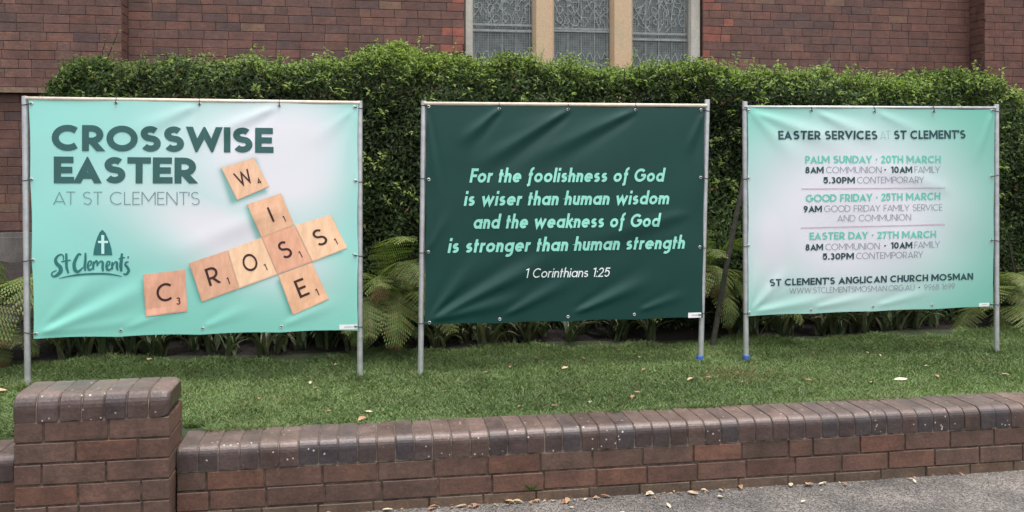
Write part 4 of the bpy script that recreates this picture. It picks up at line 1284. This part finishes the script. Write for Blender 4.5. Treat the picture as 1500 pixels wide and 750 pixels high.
# ------------------------------------------------------------------ banner cloth
YB = 4.978
class Cloth:
    def __init__(s, quad, ridges, sag):
        s.q = quad; s.ridges = ridges; s.sag = sag; s.gain = 0.95
    def uv(s, x, z):
        (x0, z0), (x1, z1), (x2, z2), (x3, z3) = s.q
        v = (z0 - z) / (z0 - z3); u = (x - x0) / (x1 - x0)
        return u, v
    def y(s, x, z):
        x = np.asarray(x, dtype=float); z = np.asarray(z, dtype=float)
        h = np.zeros(np.broadcast(x, z).shape)
        for (ax, az, bx, bz, amp, w0, w1) in s.ridges:
            dx, dz = bx - ax, bz - az
            L = math.hypot(dx, dz)
            t = ((x - ax) * dx + (z - az) * dz) / L / L
            d = ((x - ax) * -dz + (z - az) * dx) / L
            tt = np.clip(t, 0, 1)
            ww = 1.25 * (w0 + (w1 - w0) * tt)
            env = np.clip(t / 0.16, 0, 1) * np.clip((1 - t) / 0.55, 0, 1)
            env = env * env * (3 - 2 * env)
            h += s.gain * amp * env * (np.exp(-(d / ww) ** 2) - 0.45 * np.exp(-((d - 1.8 * ww) / (1.2 * ww)) ** 2))
        u, v = s.uv(x, z)
        h += s.sag * np.sin(np.pi * np.clip(u, 0, 1)) * np.sin(np.pi * np.clip(v, 0, 1))
        h += 0.0012 * np.sin(x * 9 + z * 4 + 1.5 * np.sin(z * 6)) + 0.0008 * np.sin(z * 14 - x * 6)
        return YB - h
    def build(s, mat, parent, colf, scal):
        nx, nz = 200, 150
        (x0, z0), (x1, z1), (x2, z2), (x3, z3) = s.q
        u = np.linspace(0, 1, nx); v = np.linspace(0, 1, nz)
        U, Vv = np.meshgrid(u, v)
        X = (1 - Vv) * ((1 - U) * x0 + U * x1) + Vv * ((1 - U) * x3 + U * x2)
        Z = (1 - Vv) * ((1 - U) * z0 + U * z1) + Vv * ((1 - U) * z3 + U * z2)
        # hem pulled between the ties
        Z -= scal * np.abs(np.sin(U * math.pi * 4)) * np.clip(1 - Vv / 0.06, 0, 1)
        Z += scal * np.abs(np.sin(U * math.pi * 4)) * np.clip(1 - (1 - Vv) / 0.06, 0, 1)
        X += scal * 0.9 * np.abs(np.sin(Vv * math.pi * 3)) * np.clip(1 - U / 0.04, 0, 1)
        X -= scal * 0.9 * np.abs(np.sin(Vv * math.pi * 3)) * np.clip(1 - (1 - U) / 0.04, 0, 1)
        Y = s.y(X, Z)
        V = np.stack([X.ravel(), Y.ravel(), Z.ravel()], 1)
        i = np.arange((nz - 1) * (nx - 1)); r, c = i // (nx - 1), i % (nx - 1)
        a = r * nx + c
        F_ = np.stack([a, a + nx, a + nx + 1, a + 1], 1)
        return mesh_obj("banner", V, F_, mat, parent, colf(X.ravel(), Z.ravel()) if colf else None, None, True)
    def put(s, name, polys, mat, parent, lift=0.0022, midx=None, tone=None):
        """flat polygons [(list of (x,z)), layer] laid on the cloth as ONE mesh"""
        V, F_, M_ = [], [], []
        for q, (pl, lay) in enumerate(polys):
            k = len(V)
            for (x, z) in pl:
                V.append((x, z, lift + 0.00018 * lay))
            area = sum(pl[i][0] * pl[(i + 1) % len(pl)][1] - pl[(i + 1) % len(pl)][0] * pl[i][1] for i in range(len(pl)))
            idx = list(range(k, k + len(pl)))
            F_.append(tuple(idx if area > 0 else idx[::-1]))
            M_.append(midx[q] if midx else 0)
        A = np.array(V)
        Y = s.y(A[:, 0], A[:, 1]) - A[:, 2]
        return mesh_obj(name, np.stack([A[:, 0], Y, A[:, 1]], 1), F_, mat, parent, tone, M_)

def put_text(cl, row, parent, mat):
    txt, x0, z0, x1, z1, h0, h1, w, kind, style = row
    P_ = []
    for pl, si in text_polys(txt, w, style):
        P_.append(([(x0 + (x1 - x0) * px, z0 + (z1 - z0) * px + (h0 + (h1 - h0) * px) * py) for px, py in pl], si))
    return cl.put("lettering", P_, mat, parent)

def bil(q, u, v):
    (x0, z0), (x1, z1), (x2, z2), (x3, z3) = q
    return ((1 - v) * ((1 - u) * x0 + u * x1) + v * ((1 - u) * x3 + u * x2), (1 - v) * ((1 - u) * z0 + u * z1) + v * ((1 - u) * z3 + u * z2))

def sign_frame(i, label):
    pL, pR = POSTS[i]
    base = (0.5 * (pL[1][0] + pR[1][0]), 5.0, 0.33)
    root = empty("banner_sign", (0, 0, 0))
    tag(root, label, "banner", "banner signs on the lawn")
    rad = 0.0158
    for p in (pL, pR):
        mb = MB()
        (xt, zt), (xb, zb) = p
        mb.tube([(xb, 5.0, zb - 0.1), (xt, 5.0, zt)], rad, 20, caps=False)
        mb.tube([(xt, 5.0, zt), (xt, 5.0, zt + 0.001)], [rad, rad * 0.82], 20)
        po = mb.build("post", [M_GALV], root, True, False)
        if (i, p is pL) in ((1, False), (2, True)):
            tp = MB()
            f = 0.017
            tp.tube([(xb, 5.0, zb + 0.02), (xb, 5.0, zb + 0.035), (xb, 5.0, zb + 0.062), (xb, 5.0, zb + 0.068)], [rad + .008, rad + f * .5, rad + f * .3, rad + .003], 14)
            tp.build("blue_tape", [M_TAPE], po, True, False)
    ra = RAILS[i]
    mb = MB()
    mb.tube([(ra[0][0], 4.985, ra[0][1] - 0.002), (ra[1][0], 4.985, ra[1][1] - 0.002)], 0.0105 if i != 2 else 0.009, 12)
    mb.build("top_rail", [M_RAIL if i != 2 else M_GALV], root, True, False)
    return root

def ties(i, cl, root, ban):
    T = TIES[i]
    pL, pR = POSTS[i]
    def px(p, z):
        (xt, zt), (xb, zb) = p
        return xt + (xb - xt) * (zt - z) / (zt - zb)
    spots = []
    for s_, pts in T.items():
        for n_, (x, z) in enumerate(pts):
            spots.append((s_, n_, x, z))
    for s_, n_, x, z in spots:
        y = float(cl.y(x, z))
        eb = MB()
        k = 14
        vs = []
        for a in range(k):
            c, s2 = math.cos(2 * math.pi * a / k), math.sin(2 * math.pi * a / k)
            for rr, dy in ((0.0042, -0.0016), (0.0066, -0.0034), (0.0092, -0.0014)):
                vs.append((x + rr * c, y + dy, z + rr * s2))
        fs = []
        for a in range(k):
            b = (a + 1) % k
            fs += [(a * 3, b * 3, b * 3 + 1, a * 3 + 1), (a * 3 + 1, b * 3 + 1, b * 3 + 2, a * 3 + 2)]
        eb.add(vs, fs)
        eb.build("eyelet", [M_EYE], ban, True, False)
        if s_ == 'bottom':
            hb = MB(); hb.tube([(x, y + 0.001, z), (x, y - 0.0012, z)], 0.0043, 10)
            hb.build("eyelet_hole", [M_TIE], ban, False, False)
            continue
        tb = MB()
        if s_ == 'top':
            zr = RAILS[i][0][1] + (RAILS[i][1][1] - RAILS[i][0][1]) * (x - RAILS[i][0][0]) / (RAILS[i][1][0] - RAILS[i][0][0])
            rr = 0.0125
            pts = [(x, y - 0.002, z), (x + 0.002, y - 0.012, z + 0.008), (x + 0.001, 4.985 - rr, zr - 0.004), (x, 4.985, zr + rr), (x, 4.985 + rr, zr), (x, 4.985, zr - rr), (x, y + 0.004, z)]
            tb.tube(pts, 0.0025, 6)
            tb.tube([(x + 0.001, y - 0.009, z + 0.004), (x + 0.004, y - 0.012, z - 0.008)], 0.003, 5)
        else:
            p = pL if s_ == 'left' else pR
            xc = px(p, z); sg = -1 if s_ == 'left' else 1
            rr = 0.0185; dz = -0.006 * (1 if random.random() < .6 else -1)
            pts = [(x, y - 0.002, z), (x + sg * 0.008, y - 0.010, z), (xc - sg * rr * .7, 5.0 - rr, z + dz * .5), (xc, 5.0 - rr, z + dz), (xc + sg * rr * .8, 5.0 - rr * .6, z + dz), (xc + sg * rr, 5.0, z + dz), (xc, 5.0 + rr, z + dz), (x, y + 0.012, z)]
            tb.tube(pts, 0.0026, 6)
            if random.random() < 0.5:
                tb.tube([(x, y - 0.006, z), (x - sg * 0.014, y - 0.018, z + random.uniform(-.006, .012))], 0.0018, 5)
        tb.build("cable_tie", [M_TIE], root, True, False)
    tg = TAGS[i]
    pol = []
    for a in range(4):
        pol.append(([bil(tg, a / 4, 0), bil(tg, (a + 1) / 4, 0), bil(tg, (a + 1) / 4, 1), bil(tg, a / 4, 1)], 0))
    mi = [0] * 4
    for a in range(3):
        u0, u1 = 0.28 + a * 0.16, 0.28 + (a + 1) * 0.16
        pol.append(([bil(tg, u0, 0.42), bil(tg, u1, 0.42), bil(tg, u1, 0.58), bil(tg, u0, 0.58)], 4)); mi.append(1)
    cl.put("label_tag", pol, [M_TAG, M_TAGLINE], ban, 0.0018, mi)

# ---- sign 1
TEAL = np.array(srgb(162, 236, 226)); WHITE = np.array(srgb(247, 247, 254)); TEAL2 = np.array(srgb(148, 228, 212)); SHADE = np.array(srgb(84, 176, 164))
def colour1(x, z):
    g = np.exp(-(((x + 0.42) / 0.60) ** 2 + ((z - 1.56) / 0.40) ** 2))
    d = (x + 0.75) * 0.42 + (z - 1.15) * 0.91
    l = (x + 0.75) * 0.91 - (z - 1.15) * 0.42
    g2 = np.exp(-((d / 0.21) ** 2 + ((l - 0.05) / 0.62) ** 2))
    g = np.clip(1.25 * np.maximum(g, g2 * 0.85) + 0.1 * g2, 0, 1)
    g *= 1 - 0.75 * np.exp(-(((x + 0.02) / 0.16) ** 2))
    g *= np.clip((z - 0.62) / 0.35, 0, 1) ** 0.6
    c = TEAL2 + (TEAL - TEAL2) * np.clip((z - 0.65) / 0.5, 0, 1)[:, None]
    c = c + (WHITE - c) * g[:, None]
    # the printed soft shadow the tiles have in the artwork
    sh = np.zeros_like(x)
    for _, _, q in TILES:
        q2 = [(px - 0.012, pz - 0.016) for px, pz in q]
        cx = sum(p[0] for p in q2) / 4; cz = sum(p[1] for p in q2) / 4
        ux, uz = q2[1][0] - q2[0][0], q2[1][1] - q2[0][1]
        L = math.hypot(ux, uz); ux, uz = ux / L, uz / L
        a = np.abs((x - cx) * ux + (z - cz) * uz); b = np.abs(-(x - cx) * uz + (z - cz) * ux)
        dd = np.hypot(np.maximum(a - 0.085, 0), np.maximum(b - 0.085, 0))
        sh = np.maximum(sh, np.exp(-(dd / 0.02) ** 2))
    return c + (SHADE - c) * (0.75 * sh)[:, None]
def rdg(a, b, amp, w0, w1): return (a[0], a[1], b[0], b[1], amp, w0, w1)
bl = QUAD1[3]
cl1 = Cloth(QUAD1, [
    rdg((bl[0] + .01, bl[1] + .02), (-0.95, 0.97), 0.008, 0.010, 0.05),
    rdg((bl[0] + .01, bl[1] + .02), (-1.10, 0.83), 0.007, 0.010, 0.045),
    rdg((bl[0] + .01, bl[1] + .02), (-1.35, 1.02), 0.004, 0.010, 0.04),
    rdg((bl[0] + .01, bl[1] + .02), (-0.9, 0.74), 0.004, 0.010, 0.04),
    rdg((-0.47, 1.85), (-0.98, 1.62), 0.006, 0.012, 0.05),
    rdg((-0.89, 1.852), (-1.30, 1.66), 0.005, 0.012, 0.05),
    rdg((-0.06, 1.84), (-0.12, 1.45), 0.005, 0.008, 0.03),
    rdg((-0.06, 1.84), (-0.35, 1.6), 0.003, 0.008, 0.05),
    rdg((-0.87, 0.65), (-0.55, 0.78), 0.004, 0.010, 0.04),
    rdg((-0.46, 0.645), (-0.1, 0.80), 0.004, 0.010, 0.04),
    rdg((-1.28, 0.65), (-0.9, 0.80), 0.003, 0.01, 0.03),
    rdg((-0.4, 1.32), (-1.15, 1.0), 0.004, 0.03, 0.05),
], 0.012)
s1 = sign_frame(0, "mint and white banner sign reading CROSSWISE EASTER with wooden letter tiles, leftmost of the three")
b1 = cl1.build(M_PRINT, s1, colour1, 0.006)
for row in TEXT1: put_text(cl1, row, b1, INK[row[8]])
TILE_C = [tuple(min(250, v * 1.05 + 3) for v in c) for c in [(222, 182, 152), (216, 172, 142), (214, 162, 136), (226, 188, 156), (220, 174, 142), (226, 190, 158), (212, 164, 138), (212, 160, 136)]]
for (ch, num, q), tc in zip(TILES, TILE_C):
    N_ = 6
    V, F_, tone, mi = [], [], [], []
    polys = []
    base = np.array(srgb(*tc))
    for a in range(N_):
        for b in range(N_):
            polys.append(([bil(q, a / N_, b / N_), bil(q, (a + 1) / N_, b / N_), bil(q, (a + 1) / N_, (b + 1) / N_), bil(q, a / N_, (b + 1) / N_)], 0))
    mi = [0] * len(polys)
    # thin darker printed edge left and bottom
    for u0, v0, u1, v1 in ((0, 0, 0.025, 1), (0, 0.965, 1, 1)):
        for a in range(N_):
            if u1 - u0 > v1 - v0:
                ua, ub, va, vb = u0 + (u1 - u0) * a / N_, u0 + (u1 - u0) * (a + 1) / N_, v0, v1
            else:
                ua, ub, va, vb = u0, u1, v0 + (v1 - v0) * a / N_, v0 + (v1 - v0) * (a + 1) / N_
            polys.append(([bil(q, ua, va), bil(q, ub, va), bil(q, ub, vb), bil(q, ua, vb)], 3)); mi.append(2)
    big = text_polys(ch, 0.13, 'u'); sm = text_polys(num, 0.15, 'u')
    gw = {'W': 0.46, 'I': 0.06, 'S': 0.30, 'E': 0.28, 'O': 0.38, 'R': 0.31, 'C': 0.36}[ch]
    cx = {'W': 0.46, 'I': 0.50}.get(ch, 0.47)
    for pl, si in big:
        polys.append(([bil(q, cx - gw / 2 + gw * px, 0.70 - 0.44 * py) for px, py in pl], 7 + si)); mi.append(1)
    sw = {'1': 0.055, '3': 0.10, '4': 0.12}[num]
    for pl, si in sm:
        polys.append(([bil(q, 0.80 - sw / 2 + sw * px, 0.81 - 0.17 * py) for px, py in pl], 7 + si)); mi.append(1)
    nv = sum(len(p[0]) for p in polys)
    tone = np.tile(base, (nv, 1)) * rng.uniform(0.97, 1.03)
    cl1.put("tile", polys, [M_TILE, INK['tile'], mat_simple("tile edge", tuple(base * 0.80), 0.5, 0, 0.1)], b1, 0.0015, mi, tone)
# logo
lp = []
n = len(ARCH)
for i in range(n // 2):
    lp.append(([ARCH[i], ARCH[i + 1], ARCH[n - 2 - i], ARCH[n - 1 - i]] if i < n // 2 - 1 else [ARCH[i], ARCH[i + 1], ARCH[n - 1 - i]], 0))
mi = [0] * len(lp)
for k_, qd in enumerate(ARCHCROSS):
    lp.append((qd, 3 + k_)); mi.append(1)
cl1.put("church_emblem", lp, [INK['logo'], INK['cross']], b1, 0.002, mi)
def catmull(p, w, k=5):
    P_, W_ = [], []
    n = len(p)
    for i in range(n - 1):
        p0, p1, p2, p3 = p[max(i - 1, 0)], p[i], p[i + 1], p[min(i + 2, n - 1)]
        for s in range(k):
            t = s / k
            P_.append(tuple(0.5 * (2 * p1[c] + (p2[c] - p0[c]) * t + (2 * p0[c] - 5 * p1[c] + 4 * p2[c] - p3[c]) * t * t + (3 * p1[c] - p0[c] - 3 * p2[c] + p3[c]) * t ** 3) for c in (0, 1)))
            W_.append(w[i] + (w[i + 1] - w[i]) * t)
    P_.append(p[-1]); W_.append(w[-1])
    return P_, W_
lp = []
for li, (pts, ws) in enumerate(SCRIPT):
    P_, W_ = catmull(pts, ws)
    for qi, pl in enumerate(stroke_polys(P_, [v * 1.05 for v in W_], 0, 1.0)):
        lp.append((pl, li % 5 + (qi % 3) * 0.25))
cl1.put("script_lettering", lp, INK['logo'], b1, 0.002)
ties(0, cl1, s1, b1)

# ---- sign 2
bl = QUAD2[3]
cl2 = Cloth(QUAD2, [
    rdg((0.755, 1.853), (0.49, 1.62), 0.013, 0.008, 0.035),
    rdg((1.165, 1.850), (0.52, 1.46), 0.015, 0.010, 0.045),
    rdg((1.165, 1.850), (0.70, 1.66), 0.006, 0.010, 0.05),
    rdg((1.565, 1.850), (0.80, 1.50), 0.011, 0.010, 0.05),
    rdg((1.565, 1.850), (1.00, 1.66), 0.005, 0.010, 0.05),
    rdg((1.96, 1.84), (1.84, 1.55), 0.009, 0.008, 0.03),
    rdg((1.965, 1.84), (1.93, 1.2), 0.006, 0.008, 0.02),
    rdg((bl[0] + .02, bl[1] + .02), (1.15, 1.05), 0.017, 0.009, 0.05),
    rdg((bl[0] + .02, bl[1] + .02), (0.66, 1.05), 0.008, 0.009, 0.04),
    rdg((bl[0] + .02, bl[1] + .02), (1.00, 0.80), 0.010, 0.009, 0.045),
    rdg((0.75, 0.66), (1.30, 0.93), 0.009, 0.010, 0.045),
    rdg((1.163, 0.667), (1.72, 0.89), 0.012, 0.009, 0.045),
    rdg((1.556, 0.674), (1.90, 0.78), 0.006, 0.009, 0.03),
    rdg((0.34, 1.045), (0.48, 1.30), 0.005, 0.010, 0.03),
    rdg((0.33, 1.84), (0.40, 1.3), 0.005, 0.008, 0.02),
    rdg((1.9, 1.25), (1.1, 1.05), 0.006, 0.02, 0.05),
], 0.01)
cl2.gain = 0.78
s2 = sign_frame(1, "dark green banner sign with a mint Bible verse, middle of the three")
b2 = cl2.build(M_DARKCLOTH, s2, None, 0.006)
for row in TEXT2: put_text(cl2, row, b2, INK[row[8]])
ties(1, cl2, s2, b2)

# ---- sign 3
TE3 = np.array(srgb(132, 220, 200)); WH3 = np.array(srgb(241, 241, 251)); BR3 = np.array(srgb(124, 200, 182))
def colour3(x, z):
    g = np.exp(-(((x - 2.88) / 0.80) ** 2 + ((z - 1.22) / 0.58) ** 2) ** 1.5)
    g = np.maximum(g, 0.95 * np.exp(-(((x - 2.40) / 0.26) ** 2 + ((z - 1.10) / 0.42) ** 2)))
    k = np.clip((x - 2.9) / 1.0, 0, 1)
    c = TE3 + (BR3 - TE3) * k[:, None]
    return c + (WH3 - c) * np.clip(g * 1.1, 0, 1)[:, None]
bl = QUAD3[3]
cl3 = Cloth(QUAD3, [
    rdg((2.24, 1.85), (2.95, 1.60), 0.009, 0.012, 0.06),
    rdg((2.24, 1.85), (2.60, 1.50), 0.006, 0.012, 0.06),
    rdg((2.66, 1.845), (3.20, 1.62), 0.007, 0.012, 0.06),
    rdg((3.06, 1.845), (3.50, 1.66), 0.004, 0.012, 0.05),
    rdg((3.85, 1.855), (3.72, 1.5), 0.006, 0.010, 0.03),
    rdg((bl[0] + .01, bl[1] + .02), (2.55, 0.95), 0.006, 0.008, 0.04),
    rdg((bl[0] + .01, bl[1] + .02), (2.9, 0.74), 0.006, 0.010, 0.04),
    rdg((bl[0] + .01, bl[1] + .02), (2.30, 1.0), 0.005, 0.008, 0.02),
    rdg((2.64, 0.66), (3.1, 0.74), 0.005, 0.010, 0.03),
    rdg((3.05, 0.66), (3.5, 0.76), 0.004, 0.010, 0.03),
    rdg((3.6, 1.35), (2.8, 1.6), 0.004, 0.03, 0.06),
], 0.012)
s3 = sign_frame(2, "white and mint banner sign listing Easter service times, rightmost of the three")
b3 = cl3.build(M_PRINT, s3, colour3, 0.004)
K3 = {'dark': 'dark', 'light': 'grey3', 'mint': 'mint3', 'pale': 'pale'}
for row in TEXT3: put_text(cl3, row, b3, INK[K3[row[8]]])
for q in RULES3:
    (xa, za), (xb, zb) = q
    pl = []
    for i in range(24):
        u, v = i / 24, (i + 1) / 24
        pl.append(([(xa + (xb - xa) * u, za + (zb - za) * u - .0028), (xa + (xb - xa) * v, za + (zb - za) * v - .0028), (xa + (xb - xa) * v, za + (zb - za) * v + .0028), (xa + (xb - xa) * u, za + (zb - za) * u + .0028)], 0))
    cl3.put("divider_rule", pl, INK['rule'], b3)
ties(2, cl3, s3, b3)

# ------------------------------------------------------------------ fallen leaves and a weed
def leaf_mesh(seed):
    rr = random.Random(seed)
    V, F_ = [], []
    n = 8
    bend = rr.uniform(-0.3, 0.5); curl = rr.uniform(0.2, 0.8); tw = rr.uniform(-.6, .6)
    for i in range(n + 1):
        t = i / n
        w = 0.24 * math.sin(math.pi * t) ** 0.8 * (1 - 0.25 * t) + 0.006
        z = 0.16 * bend * math.sin(math.pi * t) + 0.05 + 0.05 * tw * t
        yb = 0.06 * math.sin(3 * t + seed)
        V += [(t - .5, yb + w, z + curl * w * .7), (t - .5, yb, z), (t - .5, yb - w, z + curl * w * .5)]
    for i in range(n):
        b = i * 3
        F_ += [(b, b + 1, b + 4, b + 3), (b + 1, b + 2, b + 5, b + 4)]
    return np.array(V), np.array(F_)
LEAFC = [(0.36, 0.22, 0.12), (0.42, 0.30, 0.18), (0.30, 0.16, 0.085), (0.50, 0.42, 0.30), (0.22, 0.12, 0.07)]
leaf_me = []
def mat_dry():
    m = NT("dry leaf")
    n = m.noise(m.coord(), 6, 4)
    m.col(m.mix(m.attr(), m.ramp(n, [(0.3, G(0.7)), (0.7, G(1.2))]), 1, 'MULTIPLY'))
    m.rough(0.7)
    return m.m
M_DRY = mat_dry()
for i in range(10):
    V, F_ = leaf_mesh(i)
    o = mesh_obj("fallen_leaf", V, F_, M_DRY, None, np.tile(np.array(LEAFC[i % 5]), (len(V), 1)), None, True)
    leaf_me.append(o.data)
    bpy.data.objects.remove(o)
def drop(x, y, z, s, label, group=None, kind=None):
    o = bpy.data.objects.new("fallen_leaf", leaf_me[random.randrange(10) if kind is None else kind])
    o.location = (x, y, z)
    o.scale = (s, s, s * random.uniform(.7, 1.2))
    o.rotation_euler = (random.gauss(0, .12), random.gauss(0, .12), random.uniform(0, 6.28))
    link(o)
    return tag(o, label, "leaf", group)
lz = lambda x, y: float(lawn_z(np.array(x), np.array(y))) + 0.022
o = drop(2.93, 4.52, lz(2.93, 4.52), 0.095, "large curled yellow-tan leaf on the lawn right of the services sign's first post", None, 3); o.rotation_euler = (0.1, 0, 0.25)
o = drop(-1.87, 4.93, lz(-1.87, 4.93), 0.085, "pale tan leaf on the lawn left of the first sign's left post", None, 1); o.rotation_euler = (0.1, 0, 0.2)
for x, y, s in ((0.66, 4.93, .05), (1.12, 4.96, .05), (1.75, 4.62, .06), (1.86, 4.66, .04), (2.42, 4.6, .06), (0.75, 4.36, .035), (0.93, 4.36, .04), (1.12, 4.38, .035), (1.35, 4.40, .05),
                (3.6, 4.55, .045), (3.75, 4.5, .05), (1.33, 5.1, .03), (1.62, 5.15, .04), (2.25, 4.95, .035), (-0.3, 4.9, .035), (0.0, 5.3, .04), (-1.25, 5.45, .06), (-0.3, 5.42, .05), (3.1, 5.0, .045), (2.75, 5.15, .035), (4.2, 5.05, .05), (3.25, 4.75, .04)):
    drop(x, y, lz(x, y), s, "small dry brown leaf lying on the lawn", "dry leaves on the lawn")
for i in range(105):
    x = random.choice([random.uniform(-0.5, 3.4), random.gauss(0.45, 0.25), random.gauss(1.35, 0.2), random.gauss(0.8, .2), random.gauss(2.2, .3)])
    y = YW - 0.010 - abs(random.gauss(0, 0.022))
    drop(x, y, 0.008, random.choice([.010, .013, .016, .02, .026, .034, .05]), "dry brown leaf scrap on the pavement at the foot of the wall", "dry leaves along the wall foot")
for x, y, s in ((1.6, 3.86, .035), (1.33, 3.80, .04), (2.1, 3.86, .02), (0.9, 3.85, .02), (2.6, 3.9, .03), (1.95, 3.75, .03), (1.1, 3.74, .05)):
    drop(x, y, 0.008, s, "loose pale leaf out on the asphalt away from the wall", "loose leaves on the asphalt", 3)
for i in range(26):
    x = random.uniform(-1.0, 4.4); y = random.uniform(4.3, 5.45)
    drop(x, y, lz(x, y), random.uniform(.022, .05), "small dry brown leaf lying on the lawn", "dry leaves on the lawn")
o = drop(-0.02, 4.215, 0.335, 0.085, "tan leaf caught behind the wall coping at the lawn edge", None, 0)
wd_ = MB()
for i in range(14):
    a = random.uniform(0, 6.28); l = random.uniform(.02, .05)
    b = Vector((0.735, YW - 0.012, 0.055)); d = Vector((math.cos(a) * .8, -abs(math.sin(a)) * .5, random.uniform(.2, 1))).normalized()
    s_ = d.cross(Vector((0, 1, 0.2))).normalized() * 0.0035
    wd_.add([b - s_, b + s_, b + d * l + s_ * .6, b + d * l * 1.3, b + d * l - s_ * .6], [(0, 1, 2, 3, 4)], 0, (0.07, 0.12, 0.04))
tag(wd_.build("weed", [M_GRASS]), "tiny green weed growing from a joint low in the brick wall", "weed")
